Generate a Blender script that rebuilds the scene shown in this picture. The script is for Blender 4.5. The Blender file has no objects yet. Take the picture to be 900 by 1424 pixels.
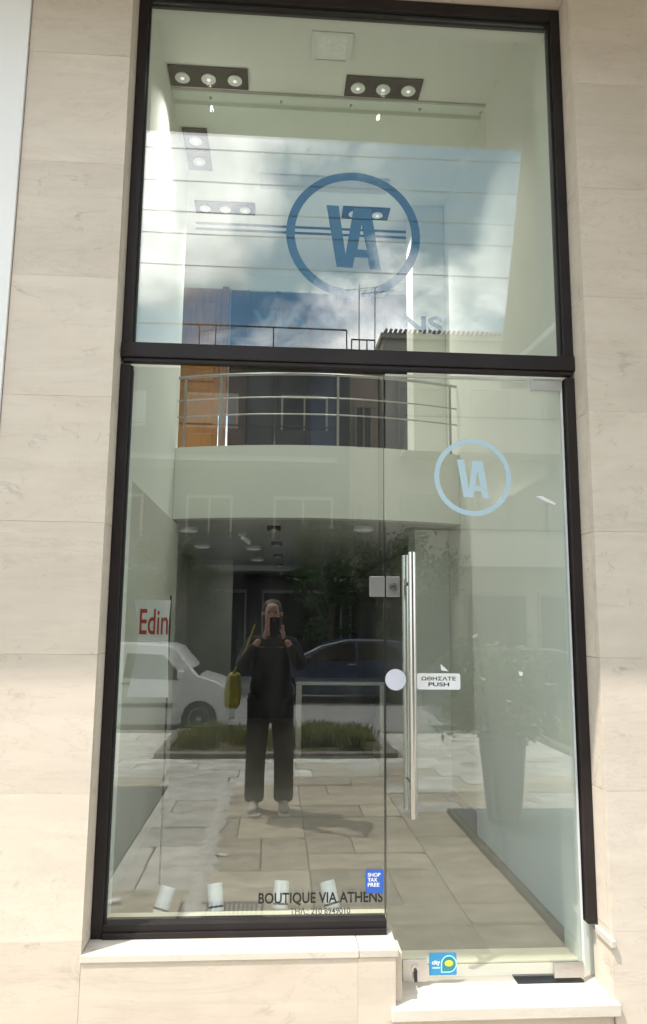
import bpy, bmesh, math, random
from mathutils import Vector, Matrix
random.seed(7)
rad = math.radians
S = bpy.context.scene
C = S.collection

# ------------------------------------------------------------------ camera
FPX, PITCH, YAW, ROLL = 1011.317, rad(8.46988), rad(3.72029), rad(-0.56075)
D, H = 2.857, 1.5                       # distance to the window frame, lens height
EYE = Vector((0, -D, H))
fwd = Vector((math.sin(YAW)*math.cos(PITCH), math.cos(YAW)*math.cos(PITCH), math.sin(PITCH)))
rgt = Vector((math.cos(YAW), -math.sin(YAW), 0))
dwn = fwd.cross(rgt)
r2 = rgt*math.cos(ROLL) + dwn*math.sin(ROLL)
d2 = -rgt*math.sin(ROLL) + dwn*math.cos(ROLL)
cd = bpy.data.cameras.new('camera'); cam = bpy.data.objects.new('camera', cd); C.objects.link(cam)
m = Matrix.Identity(4)
for i in range(3):
    m[i][0], m[i][1], m[i][2], m[i][3] = r2[i], -d2[i], -fwd[i], EYE[i]
cam.matrix_world = m
cd.sensor_fit = 'VERTICAL'; cd.sensor_height = 24; cd.lens = FPX/1424*24
cd.clip_start = 0.01; cd.clip_end = 2000
S.camera = cam

# ------------------------------------------------------------------ light
SUN_EL, SUN_AZ = rad(62), rad(36)       # azimuth: angle of the light's travel from the facade line (+X) towards it (+Y)
ldir = Vector((math.cos(SUN_EL)*math.cos(SUN_AZ), math.cos(SUN_EL)*math.sin(SUN_AZ), -math.sin(SUN_EL)))
sl = bpy.data.lights.new('sun', 'SUN'); sl.energy = 2.5; sl.angle = rad(0.55); sl.color = (1, .955, .90)
so = bpy.data.objects.new('sun', sl); C.objects.link(so)
so.rotation_euler = ldir.to_track_quat('-Z', 'Y').to_euler(); so.location = (-6, -8, 14)

w = bpy.data.worlds.new('World'); S.world = w; w.use_nodes = True
nt = w.node_tree; nt.nodes.clear()
def N(t, k, **kw):
    n = t.nodes.new(k)
    for a, b in kw.items(): setattr(n, a, b)
    return n
out = N(nt, 'ShaderNodeOutputWorld'); bg = N(nt, 'ShaderNodeBackground'); bg.inputs[1].default_value = 0.115
sky = N(nt, 'ShaderNodeTexSky', sky_type='NISHITA', sun_disc=False, sun_elevation=SUN_EL,
        sun_rotation=math.atan2(-ldir.x, -ldir.y), altitude=50, air_density=1.0, dust_density=0.6, ozone_density=1.2)
geo = N(nt, 'ShaderNodeTexCoord'); sep = N(nt, 'ShaderNodeSeparateXYZ')
nt.links.new(geo.outputs['Generated'], sep.inputs[0])
zz = N(nt, 'ShaderNodeMath', operation='MAXIMUM'); nt.links.new(sep.outputs[2], zz.inputs[0]); zz.inputs[1].default_value = 0.02
za = N(nt, 'ShaderNodeMath', operation='ADD'); nt.links.new(zz.outputs[0], za.inputs[0]); za.inputs[1].default_value = 0.28
dx = N(nt, 'ShaderNodeMath', operation='DIVIDE'); dy = N(nt, 'ShaderNodeMath', operation='DIVIDE')
nt.links.new(sep.outputs[0], dx.inputs[0]); nt.links.new(za.outputs[0], dx.inputs[1])
nt.links.new(sep.outputs[1], dy.inputs[0]); nt.links.new(za.outputs[0], dy.inputs[1])
cmb = N(nt, 'ShaderNodeCombineXYZ'); nt.links.new(dx.outputs[0], cmb.inputs[0]); nt.links.new(dy.outputs[0], cmb.inputs[1])
cmb.inputs[2].default_value = 11.9
cn = N(nt, 'ShaderNodeTexNoise'); cn.inputs['Scale'].default_value = 1.9; cn.inputs['Detail'].default_value = 9
cn.inputs['Roughness'].default_value = .58; cn.inputs['Distortion'].default_value = .35
nt.links.new(cmb.outputs[0], cn.inputs['Vector'])
cr = N(nt, 'ShaderNodeValToRGB'); cr.color_ramp.elements[0].position = .42; cr.color_ramp.elements[1].position = .54
nt.links.new(cn.outputs[0], cr.inputs[0])
cn2 = N(nt, 'ShaderNodeTexNoise'); cn2.inputs['Scale'].default_value = 3.1; cn2.inputs['Detail'].default_value = 6
nt.links.new(cmb.outputs[0], cn2.inputs['Vector'])
cc = N(nt, 'ShaderNodeValToRGB'); e = cc.color_ramp.elements
e[0].position = .36; e[0].color = (3.0, 3.5, 4.1, 1); e[1].position = .62; e[1].color = (20, 20, 19.6, 1)
nt.links.new(cn2.outputs[0], cc.inputs[0])
tone = N(nt, 'ShaderNodeMixRGB', blend_type='MULTIPLY'); tone.inputs[0].default_value = 1; tone.inputs[2].default_value = (.56, .84, .84, 1)
nt.links.new(sky.outputs[0], tone.inputs[1])
mx = N(nt, 'ShaderNodeMixRGB'); nt.links.new(cr.outputs[0], mx.inputs[0]); nt.links.new(tone.outputs[0], mx.inputs[1]); nt.links.new(cc.outputs[0], mx.inputs[2])
nt.links.new(mx.outputs[0], bg.inputs[0]); nt.links.new(bg.outputs[0], out.inputs[0])

vs = S.view_settings; vs.view_transform = 'Standard'; vs.look = 'None'; vs.exposure = 1.2; vs.gamma = 1
S.render.engine = 'CYCLES'
S.cycles.max_bounces = 10; S.cycles.transparent_max_bounces = 24; S.cycles.diffuse_bounces = 4; S.cycles.glossy_bounces = 6

# ------------------------------------------------------------------ pixel -> ray helpers (photo pixels, 900 x 1424)
def ray(u, v):
    d = r2*((u-450)/FPX) + d2*((v-712)/FPX) + fwd
    return d/d.y
def face(u, v, y=0.0): return EYE + ray(u, v)*(D+y)          # point on the vertical plane y = const
def at_z(u, v, z):
    d = ray(u, v); return EYE + d*((z-H)/d.z)                # point on a level plane seen through the glass
GY = 0.03                                                    # reflecting face of the glass
def gnd(u, v, z=0.0):                                        # point of the street seen reflected, on level z
    p = at_z(u, v, z); return Vector((p.x, 2*GY-p.y, z))
def mir(u, v, y):                                            # point of the street at depth y seen reflected
    p = face(u, v, 2*GY-y); return Vector((p.x, y, p.z))

# ------------------------------------------------------------------ materials
MATS = {}
def newmat(name):
    m = bpy.data.materials.new(name); m.use_nodes = True
    t = m.node_tree; b = t.nodes['Principled BSDF']; MATS[name] = m
    return m, t, b
def pmat(name, col, rough=.6, metal=0, var=.12, scale=6, bump=.0, bscale=60, spec=.5, emit=None, stretch=(1,1,1), coat=0):
    """principled with a soft noise variation of colour and roughness, plus fine relief"""
    m, t, b = newmat(name)
    b.inputs['Roughness'].default_value = rough; b.inputs['Metallic'].default_value = metal
    b.inputs['Specular IOR Level'].default_value = spec; b.inputs['Coat Weight'].default_value = coat
    tc = N(t, 'ShaderNodeTexCoord'); mp = N(t, 'ShaderNodeMapping'); mp.inputs['Scale'].default_value = stretch
    oi = N(t, 'ShaderNodeObjectInfo')
    t.links.new(tc.outputs['Object'], mp.inputs['Vector'])
    n = N(t, 'ShaderNodeTexNoise'); n.inputs['Scale'].default_value = scale; n.inputs['Detail'].default_value = 6
    t.links.new(mp.outputs[0], n.inputs['Vector'])
    r = N(t, 'ShaderNodeValToRGB'); e = r.color_ramp.elements
    e[0].position = .3; e[1].position = .7
    e[0].color = (*[max(0, c*(1-var)) for c in col], 1); e[1].color = (*[min(1, c*(1+var)) for c in col], 1)
    t.links.new(n.outputs[0], r.inputs[0])
    hv = N(t, 'ShaderNodeHueSaturation')
    mr = N(t, 'ShaderNodeMapRange'); mr.inputs[3].default_value = 1-var*.7; mr.inputs[4].default_value = 1+var*.7
    t.links.new(oi.outputs['Random'], mr.inputs[0]); t.links.new(mr.outputs[0], hv.inputs['Value'])
    t.links.new(r.outputs[0], hv.inputs['Color']); t.links.new(hv.outputs[0], b.inputs['Base Color'])
    rr = N(t, 'ShaderNodeMapRange'); rr.inputs[3].default_value = max(.02, rough-.07); rr.inputs[4].default_value = min(1, rough+.07)
    t.links.new(n.outputs[0], rr.inputs[0]); t.links.new(rr.outputs[0], b.inputs['Roughness'])
    if bump:
        n2 = N(t, 'ShaderNodeTexNoise'); n2.inputs['Scale'].default_value = bscale; n2.inputs['Detail'].default_value = 4
        t.links.new(mp.outputs[0], n2.inputs['Vector'])
        bp = N(t, 'ShaderNodeBump'); bp.inputs['Strength'].default_value = bump; bp.inputs['Distance'].default_value = .01
        t.links.new(n2.outputs[0], bp.inputs['Height']); t.links.new(bp.outputs[0], b.inputs['Normal'])
    if emit:
        b.inputs['Emission Color'].default_value = (*emit[0], 1); b.inputs['Emission Strength'].default_value = emit[1]
    return m

def stone_mat(name, base, dark, light):
    """vein-cut limestone: bedding lines along X, cloudy patches, small pits"""
    m, t, b = newmat(name)
    tc = N(t, 'ShaderNodeTexCoord'); oi = N(t, 'ShaderNodeObjectInfo')
    off = N(t, 'ShaderNodeVectorMath', operation='SCALE'); off.inputs[3].default_value = 17.0
    cx = N(t, 'ShaderNodeCombineXYZ')
    for i in range(3): t.links.new(oi.outputs['Random'], cx.inputs[i])
    t.links.new(cx.outputs[0], off.inputs[0])
    ad = N(t, 'ShaderNodeVectorMath', operation='ADD'); t.links.new(tc.outputs['Object'], ad.inputs[0]); t.links.new(off.outputs[0], ad.inputs[1])
    def noise(sc, st, det, rough=.6, dist=0):
        mp = N(t, 'ShaderNodeMapping'); mp.inputs['Scale'].default_value = st
        t.links.new(ad.outputs[0], mp.inputs[0])
        n = N(t, 'ShaderNodeTexNoise'); n.inputs['Scale'].default_value = sc; n.inputs['Detail'].default_value = det
        n.inputs['Roughness'].default_value = rough; n.inputs['Distortion'].default_value = dist
        t.links.new(mp.outputs[0], n.inputs['Vector']); return n
    def ramp(n, p0, p1, c0, c1):
        r = N(t, 'ShaderNodeValToRGB'); e = r.color_ramp.elements
        e[0].position, e[1].position = p0, p1; e[0].color = (*c0, 1); e[1].color = (*c1, 1)
        t.links.new(n.outputs[0], r.inputs[0]); return r
    bed = noise(2.6, (.7, 1, 4.2), 9, .68, .5)
    r1 = ramp(bed, .3, .7, dark, light)
    cloud = noise(2.6, (.8, 1, 1.3), 8, .65, .4)
    r2_ = ramp(cloud, .35, .65, [c*.90 for c in base], [min(1, c*1.05) for c in base])
    a = N(t, 'ShaderNodeMixRGB', blend_type='MIX'); a.inputs[0].default_value = .42
    t.links.new(r2_.outputs[0], a.inputs[1]); t.links.new(r1.outputs[0], a.inputs[2])
    # grey-brown drifts of pits and fossil marks
    pit = noise(11, (.75, 1, 1.2), 9, .75, 1.2); rp = ramp(pit, .56, .68, (0, 0, 0), (1, 1, 1))
    msk = noise(2.6, (1, 1, 1.6), 3); rm = ramp(msk, .47, .60, (0, 0, 0), (1, 1, 1))
    mm = N(t, 'ShaderNodeMixRGB', blend_type='MULTIPLY'); mm.inputs[0].default_value = 1
    t.links.new(rp.outputs[0], mm.inputs[1]); t.links.new(rm.outputs[0], mm.inputs[2])
    sc_ = N(t, 'ShaderNodeMath', operation='MULTIPLY'); sc_.inputs[1].default_value = .6; t.links.new(mm.outputs[0], sc_.inputs[0])
    b2 = N(t, 'ShaderNodeMixRGB'); t.links.new(sc_.outputs[0], b2.inputs[0]); t.links.new(a.outputs[0], b2.inputs[1])
    b2.inputs[2].default_value = (*[c*.55 for c in dark], 1)
    # hair veins
    vein = noise(1.9, (.5, 1, 2.6), 10, .72, 1.0)
    rv = N(t, 'ShaderNodeValToRGB'); e = rv.color_ramp.elements
    e[0].position = .488; e[0].color = (0, 0, 0, 1); e[1].position = .5; e[1].color = (1, 1, 1, 1)
    q = e.new(.512); q.color = (0, 0, 0, 1); t.links.new(vein.outputs[0], rv.inputs[0])
    vs_ = N(t, 'ShaderNodeMath', operation='MULTIPLY'); vs_.inputs[1].default_value = .25; t.links.new(rv.outputs[0], vs_.inputs[0])
    b3 = N(t, 'ShaderNodeMixRGB'); t.links.new(vs_.outputs[0], b3.inputs[0]); t.links.new(b2.outputs[0], b3.inputs[1])
    b3.inputs[2].default_value = (*[c*.7 for c in dark], 1)
    hv = N(t, 'ShaderNodeHueSaturation'); mr = N(t, 'ShaderNodeMapRange'); mr.inputs[3].default_value = .93; mr.inputs[4].default_value = 1.06
    t.links.new(oi.outputs['Random'], mr.inputs[0]); t.links.new(mr.outputs[0], hv.inputs['Value'])
    t.links.new(b3.outputs[0], hv.inputs['Color']); t.links.new(hv.outputs[0], b.inputs['Base Color'])
    b.inputs['Roughness'].default_value = .48; b.inputs['Specular IOR Level'].default_value = .35
    bp = N(t, 'ShaderNodeBump'); bp.inputs['Strength'].default_value = .12; bp.inputs['Distance'].default_value = .004
    t.links.new(bed.outputs[0], bp.inputs['Height']); t.links.new(bp.outputs[0], b.inputs['Normal'])
    return m

def glass_mat(name, ior, tint, rough=0.0, wave=0.0):
    m = bpy.data.materials.new(name); m.use_nodes = True; t = m.node_tree; t.nodes.clear(); MATS[name] = m
    o = N(t, 'ShaderNodeOutputMaterial'); mi = N(t, 'ShaderNodeMixShader'); tr = N(t, 'ShaderNodeBsdfTransparent'); gl = N(t, 'ShaderNodeBsdfGlossy')
    fr = N(t, 'ShaderNodeFresnel'); fr.inputs[0].default_value = ior
    tr.inputs[0].default_value = (*tint, 1); gl.inputs[0].default_value = (1, 1, 1, 1); gl.inputs['Roughness'].default_value = rough
    g = N(t, 'ShaderNodeNewGeometry')
    if wave:
        tc = N(t, 'ShaderNodeTexCoord'); n = N(t, 'ShaderNodeTexNoise'); n.inputs['Scale'].default_value = 1.3; n.inputs['Detail'].default_value = 1
        t.links.new(tc.outputs['Object'], n.inputs['Vector'])
        bp = N(t, 'ShaderNodeBump'); bp.inputs['Strength'].default_value = 1; bp.inputs['Distance'].default_value = wave
        t.links.new(n.outputs[0], bp.inputs['Height']); t.links.new(bp.outputs[0], gl.inputs['Normal'])
    # the same reflectance from both sides of each face
    va = N(t, 'ShaderNodeVectorMath', operation='DOT_PRODUCT'); t.links.new(g.outputs['Incoming'], va.inputs[0]); t.links.new(g.outputs['Normal'], va.inputs[1])
    ab = N(t, 'ShaderNodeMath', operation='ABSOLUTE'); t.links.new(va.outputs['Value'], ab.inputs[0])
    f0 = ((ior-1)/(ior+1))**2
    i1 = N(t, 'ShaderNodeMath', operation='SUBTRACT'); i1.inputs[0].default_value = 1; t.links.new(ab.outputs[0], i1.inputs[1])
    p5 = N(t, 'ShaderNodeMath', operation='POWER'); p5.inputs[1].default_value = 5; t.links.new(i1.outputs[0], p5.inputs[0])
    ma = N(t, 'ShaderNodeMath', operation='MULTIPLY_ADD'); ma.inputs[1].default_value = 1-f0; ma.inputs[2].default_value = f0
    t.links.new(p5.outputs[0], ma.inputs[0])
    t.links.new(ma.outputs[0], mi.inputs[0]); t.links.new(tr.outputs[0], mi.inputs[1]); t.links.new(gl.outputs[0], mi.inputs[2])
    t.nodes.remove(fr)
    if wave:
        tc = N(t, 'ShaderNodeTexCoord'); mp = N(t, 'ShaderNodeMapping'); mp.inputs['Scale'].default_value = (1, 1, .35); t.links.new(tc.outputs['Object'], mp.inputs[0])
        n1 = N(t, 'ShaderNodeTexNoise'); n1.inputs['Scale'].default_value = 7; n1.inputs['Detail'].default_value = 8; n1.inputs['Roughness'].default_value = .7
        t.links.new(mp.outputs[0], n1.inputs['Vector'])
        mr = N(t, 'ShaderNodeMapRange'); mr.inputs[1].default_value = .42; mr.inputs[2].default_value = .78; mr.inputs[3].default_value = .0; mr.inputs[4].default_value = .02
        t.links.new(n1.outputs[0], mr.inputs[0])
        df = N(t, 'ShaderNodeBsdfDiffuse'); df.inputs[0].default_value = (.6, .58, .53, 1); m2 = N(t, 'ShaderNodeMixShader')
        t.links.new(mr.outputs[0], m2.inputs[0]); t.links.new(mi.outputs[0], m2.inputs[1]); t.links.new(df.outputs[0], m2.inputs[2]); mi = m2
    t.links.new(mi.outputs[0], o.inputs[0])
    return m

stone_mat('limestone', (.665, .575, .475), (.545, .455, .365), (.725, .64, .54))
stone_mat('sill_marble', (.62, .56, .48), (.55, .485, .405), (.67, .615, .54))
glass_mat('window_glass', 1.92, (.952, .976, .968), wave=.0004)
glass_mat('thin_glass', 1.16, (.96, .985, .97))
glass_mat('car_glass', 1.7, (.10, .11, .11))
pmat('bronze_frame', (.017, .0125, .012), .5, .1, .3, 5, spec=.35)
pmat('gasket', (.012, .012, .012), .6)
pmat('steel', (.62, .60, .57), .22, 1, .08, 3, stretch=(60, 60, 2))
pmat('satin_steel', (.58, .565, .55), .38, 1, .1, 8)
pmat('lock_steel', (.34, .335, .32), .42, .9, .1, 8)
pmat('dark_metal', (.05, .05, .055), .5, .6)
pmat('clear_seal', (.72, .74, .73), .3)
pmat('white_wall', (.84, .83, .80), .8, var=.03, scale=1.2)
pmat('plaster', (.80, .82, .755), .85, var=.02, scale=1.5, bump=.03)
pmat('plaster_olive', (.58, .58, .51), .85, var=.04, scale=1.5)
pmat('grey_plaster', (.58, .59, .56), .85, var=.04)
pmat('tile_floor', (.26, .235, .195), .35, var=.08)
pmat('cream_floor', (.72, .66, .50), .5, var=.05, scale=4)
pmat('wood', (.32, .14, .022), .45, var=.18, scale=4, stretch=(6, 6, 1))
pmat('brown_wood', (.25, .12, .05), .5, var=.15, scale=4, stretch=(6, 6, 1))
pmat('dark_panel', (.010, .010, .011), .45, var=.3)
pmat('dark_brown', (.028, .013, .008), .55, var=.3)
pmat('navy', (.014, .022, .045), .6, var=.3)
pmat('black_plate', (.007, .007, .008), .6, spec=.2)
pmat('bulb_glow', (.8, .8, .76), .3, emit=((1, .95, .84), .35), var=.02)  # bulb glow added to go with the interior fill spots
pmat('lamp_dim', (.8, .8, .77), .3, emit=((1, .96, .88), .04), var=.02)
pmat('lamp_face', (.72, .74, .70), .25, emit=((1, .97, .9), .02), var=.1, scale=60)
pmat('white_metal', (.78, .80, .80), .3, .1, .04)
pmat('vinyl_blue', (.008, .050, .064), .5, var=.03)
pmat('vinyl_pale', (.44, .58, .65), .5, var=.03)
pmat('black_ink', (.010, .010, .010), .5)
pmat('grey_ink', (.06, .06, .06), .5)
pmat('sticker_white', (.80, .80, .80), .45, var=.02)
pmat('sticker_lilac', (.66, .66, .74), .4, var=.03)
pmat('sticker_blue', (.030, .105, .42), .4, var=.04)
pmat('sticker_cyan', (.035, .24, .46), .4, var=.04)
pmat('sticker_pale', (.42, .74, .82), .4, var=.03)
pmat('sticker_teal', (.02, .22, .27), .4, var=.03)
pmat('sticker_yellow', (.72, .68, .04), .4, var=.03)
pmat('red_ink', (.42, .03, .02), .6)
pmat('banner_cloth', (.72, .72, .70), .9, var=.03)
pmat('slab', (.375, .325, .24), .85, var=.30, scale=4.5, bump=.7, bscale=26, stretch=(1, 2.2, 1))
pmat('slab_pale', (.44, .42, .37), .85, var=.26, scale=5, bump=.5, bscale=30)
pmat('slab_bed', (.19, .17, .14), .95, var=.2, scale=8, bump=.4)
pmat('mortar', (.46, .44, .39), .95, var=.25, scale=14, bump=1, bscale=40)
pmat('asphalt_rough', (.085, .083, .075), .95, var=.35, scale=55, bump=.8, bscale=120)
pmat('asphalt', (.27, .265, .25), .9, var=.18, scale=9, bump=.4, bscale=90)
pmat('slate', (.055, .068, .085), .6, var=.15, scale=5, bump=.2)
pmat('slate_edge', (.060, .052, .040), .8, var=.2)
pmat('kerb', (.16, .15, .125), .9, var=.25, scale=8, bump=.4)
pmat('soil', (.13, .105, .07), 1, var=.35, scale=14, bump=.8)
pmat('grass', (.20, .21, .055), .85, var=.35, scale=7)
pmat('iron', (.06, .058, .054), .6, .5, var=.2)
pmat('leaf', (.14, .185, .07), .38, var=.35, scale=5)
pmat('leaf_tree', (.040, .075, .022), .65, var=.4, scale=1.5)
pmat('petal', (.78, .78, .72), .7)
pmat('bark', (.11, .085, .06), .95, var=.3, scale=12, bump=.7)
pmat('concrete_pot', (.14, .14, .136), .8, var=.12, bump=.2)
pmat('car_white', (.76, .76, .74), .28, var=.03, coat=.6)
pmat('car_navy', (.020, .035, .075), .28, var=.05, coat=.8)
pmat('car_grey', (.055, .06, .062), .28, .3, var=.05, coat=.8)
pmat('tyre', (.018, .018, .018), .85)
pmat('alloy', (.42, .42, .42), .35, .9)
pmat('black_plastic', (.025, .025, .026), .6)
pmat('headlight', (.7, .72, .72), .15, .2)
pmat('tail_light', (.35, .02, .02), .2)
pmat('facade_cream', (.47, .43, .35), .9, var=.07, scale=.6, bump=.1)
pmat('facade_grey', (.27, .265, .25), .9, var=.07, scale=.6, bump=.1)
pmat('facade_dark', (.060, .060, .066), .7, var=.2, scale=.6)
pmat('facade_pink', (.50, .40, .33), .9, var=.07, scale=.6)
pmat('roof_tile', (.30, .14, .08), .85, var=.2)
pmat('shutter', (.30, .31, .30), .6, var=.1)
pmat('shop_glass', (.02, .025, .028), .12, var=.2)
pmat('cable', (.015, .015, .016), .7)
pmat('awning_cloth', (.40, .38, .30), .9, var=.05, scale=2)
pmat('paper', (.82, .82, .80), .8, var=.02)
pmat('skin', (.45, .27, .19), .55, var=.06)
pmat('lip', (.36, .16, .12), .5)
pmat('hair', (.025, .018, .013), .6, var=.25)
pmat('jacket', (.014, .014, .017), .85, var=.3, bump=1, bscale=9)
pmat('trousers', (.016, .016, .016), .9, var=.2, bump=1, bscale=9, stretch=(1, 1, .35))
pmat('shoe', (.50, .45, .37), .7, var=.1)
pmat('sole', (.62, .60, .55), .8)
pmat('bag_cloth', (.26, .25, .035), .8, var=.15)
pmat('phone_black', (.012, .012, .013), .15)

def translucent(name, amount):
    t = MATS[name].node_tree; b = t.nodes['Principled BSDF']; o = t.nodes['Material Output']
    tl = N(t, 'ShaderNodeBsdfTranslucent'); mi = N(t, 'ShaderNodeMixShader'); mi.inputs[0].default_value = amount
    t.links.new(b.inputs['Base Color'].links[0].from_socket, tl.inputs[0])
    t.links.new(b.outputs[0], mi.inputs[1]); t.links.new(tl.outputs[0], mi.inputs[2]); t.links.new(mi.outputs[0], o.inputs[0])
for nm in ('grass', 'leaf', 'leaf_tree', 'petal'): translucent(nm, .45)

# ------------------------------------------------------------------ mesh helpers
class MB:
    def __init__(s): s.v = []; s.f = []
    def add(s, vs, fs):
        o = len(s.v); s.v += [tuple(p) for p in vs]; s.f += [tuple(o+i for i in f) for f in fs]; return s
    def box(s, x0, x1, y0, y1, z0, z1):
        v = [(x, y, z) for z in (z0, z1) for y in (y0, y1) for x in (x0, x1)]
        return s.add(v, [(0, 2, 3, 1), (4, 5, 7, 6), (0, 1, 5, 4), (2, 6, 7, 3), (0, 4, 6, 2), (1, 3, 7, 5)])
    def prism(s, poly, a0, a1, axis='y'):
        n = len(poly)
        def P(p, a): return (p[0], a, p[1]) if axis == 'y' else ((p[0], p[1], a) if axis == 'z' else (a, p[0], p[1]))
        v = [P(p, a0) for p in poly] + [P(p, a1) for p in poly]
        f = [tuple(range(n)), tuple(range(2*n-1, n-1, -1))] + [(i, i+n, (i+1) % n+n, (i+1) % n) for i in range(n)]
        return s.add(v, f)
    def tube(s, pts, r, n=10, closed=False):
        pts = [Vector(p) for p in pts]; k = len(pts); rs = r if isinstance(r, (list, tuple)) else [r]*k
        rings = []; up = None
        for i, p in enumerate(pts):
            a = pts[max(i-1, 0)]; b = pts[min(i+1, k-1)]; t = (b-a).normalized()
            if up is None: up = Vector((0, 0, 1)) if abs(t.z) < .9 else Vector((1, 0, 0))
            x = t.cross(up).normalized(); y = x.cross(t).normalized(); up = y
            rings.append([p + (x*math.cos(2*math.pi*j/n) + y*math.sin(2*math.pi*j/n))*rs[i] for j in range(n)])
        v = [q for R in rings for q in R]; f = []
        for i in range(k-1):
            for j in range(n): f.append((i*n+j, i*n+(j+1) % n, (i+1)*n+(j+1) % n, (i+1)*n+j))
        f += [tuple(range(n-1, -1, -1)), tuple((k-1)*n+j for j in range(n))]
        return s.add(v, f)
    def lathe(s, c, prof, n=24, axis='z'):
        """prof: (radius, height) pairs"""
        v = []; k = len(prof)
        for r, h in prof:
            for j in range(n):
                a = 2*math.pi*j/n; x, y = r*math.cos(a), r*math.sin(a)
                q = (x, y, h) if axis == 'z' else ((x, h, y) if axis == 'y' else (h, x, y))
                v.append((c[0]+q[0], c[1]+q[1], c[2]+q[2]))
        f = [(i*n+j, i*n+(j+1) % n, (i+1)*n+(j+1) % n, (i+1)*n+j) for i in range(k-1) for j in range(n)]
        f += [tuple(range(n-1, -1, -1)), tuple((k-1)*n+j for j in range(n))]
        return s.add(v, f)
    def ring(s, c, r0, r1, y0, y1, n=72):
        v = []
        for y in (y0, y1):
            for r in (r0, r1):
                v += [(c[0]+r*math.cos(2*math.pi*j/n), y, c[1]+r*math.sin(2*math.pi*j/n)) for j in range(n)]
        f = []
        for j in range(n):
            k = (j+1) % n
            f += [(j, k, n+k, n+j), (2*n+j, 3*n+j, 3*n+k, 2*n+k), (j, 2*n+j, 2*n+k, k), (n+j, n+k, 3*n+k, 3*n+j)]
        return s.add(v, f)
    def build(s, name, mat, parent=None, bevel=0, smooth=False, loc=None, seg=2):
        me = bpy.data.meshes.new(name); me.from_pydata(s.v, [], s.f)
        bm = bmesh.new(); bm.from_mesh(me)
        bmesh.ops.recalc_face_normals(bm, faces=bm.faces)
        if bevel:
            ed = [e for e in bm.edges if len(e.link_faces) == 2 and e.calc_face_angle(0) > .5]
            bmesh.ops.bevel(bm, geom=ed, offset=bevel, segments=seg, affect='EDGES', profile=.5, clamp_overlap=True)
        bm.to_mesh(me); bm.free()
        if smooth:
            for p in me.polygons: p.use_smooth = True
            try: me.set_sharp_from_angle(angle=rad(38))
            except Exception: pass
        me.materials.append(MATS[mat])
        o = bpy.data.objects.new(name, me); C.objects.link(o)
        if loc is not None: o.location = loc
        if parent is not None: o.parent = parent
        return o

def thing(name, label, cat, loc=(0, 0, 0), rz=0, group=None):
    o = bpy.data.objects.new(name, None); C.objects.link(o); o.location = loc; o.rotation_euler = (0, 0, rz)
    o.empty_display_size = .1
    return tag(o, label, cat, group)
def tag(o, label, cat, group=None):
    o['label'] = label; o['category'] = cat
    if group: o['group'] = group
    return o
def part(name, parent):                      # a part made only of sub-parts
    o = bpy.data.objects.new(name, None); C.objects.link(o); o.parent = parent; o.empty_display_size = .1
    return o
def struct(o): o['kind'] = 'structure'; return o
def copy_tree(o, parent=None):
    c = o.copy(); C.objects.link(c); c.parent = parent
    for ch in list(o.children): copy_tree(ch, c)
    return c
def box(name, mat, parent, x0, x1, y0, y1, z0, z1, bevel=0):
    return MB().box(x0, x1, y0, y1, z0, z1).build(name, mat, parent, bevel)
def text(name, s, mat, parent, x0, x1, z0, z1, y, bold=0, depth=.0006, mirror=False):
    """flat lettering in the XZ plane facing -Y, fitted to a rectangle"""
    cu = bpy.data.curves.new('t', 'FONT'); cu.body = s; cu.size = 1; cu.extrude = 0; cu.offset = bold; cu.resolution_u = 4
    o = bpy.data.objects.new('t', cu); C.objects.link(o)
    dg = bpy.context.evaluated_depsgraph_get(); me0 = bpy.data.meshes.new_from_object(o.evaluated_get(dg))
    bpy.data.objects.remove(o)
    xs = [v.co.x for v in me0.vertices]; ys = [v.co.y for v in me0.vertices]
    ax, bx, ay, by = min(xs), max(xs), min(ys), max(ys)
    for v in me0.vertices:
        fx = (v.co.x-ax)/(bx-ax); fz = (v.co.y-ay)/(by-ay)
        if mirror: fx = 1-fx
        v.co = (x0+(x1-x0)*fx, y, z0+(z1-z0)*fz)
    me0.name = name; me0.materials.clear(); me0.materials.append(MATS[mat])
    ob = bpy.data.objects.new(name, me0); C.objects.link(ob)
    if parent is not None: ob.parent = parent
    return ob

# ------------------------------------------------------------------ key measures of the shop front (metres)
SF = -0.118                                  # stone face
FL, FR = -0.640, 1.236                       # outer edges of the frame = stone jambs
GL, GR = -0.598, 1.192                       # inner edges of the frame
ZTOP, ZG1 = 4.252, 4.196                     # frame top, glass top
ZT0, ZT1 = 2.512, 2.606                      # transom
ZSILL, ZG0 = 0.357, 0.404                    # sill top, glass bottom
ZSTEP = 0.170                                # door step top
XD = 0.436                                   # joint between fixed pane and door
JZ = [0.400+0.4845*i for i in range(-1, 9)]  # stone courses
XW = -1.046                                  # left end of the stone
ZOH, POH = 4.36, 1.08                        # balcony slab soffit and projection

# ================================================================== GROUND
P0, P1 = -0.12, -7.35                        # pavement runs from the facade to the kerb
ZR = -0.38                                   # roadway level
ground = struct(box('ground', 'soil', None, -150, 150, -220, 60, -1.2, ZR-.03))
pav = struct(box('pavement', 'slab_bed', None, -16, 16, P1+.15, -.02, -.6, -.012))
road = struct(box('road', 'asphalt', None, -60, 60, -16.2, P1, ZR-.02, ZR+.0))
opp = struct(box('opposite_pavement', 'slab_pale', None, -60, 60, -20.2, -16.2, ZR-.02, ZR+.14))
kerbs = struct(box('kerb', 'kerb', None, -16, 16, P1, P1+.15, -.6, .012, .02))

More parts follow.
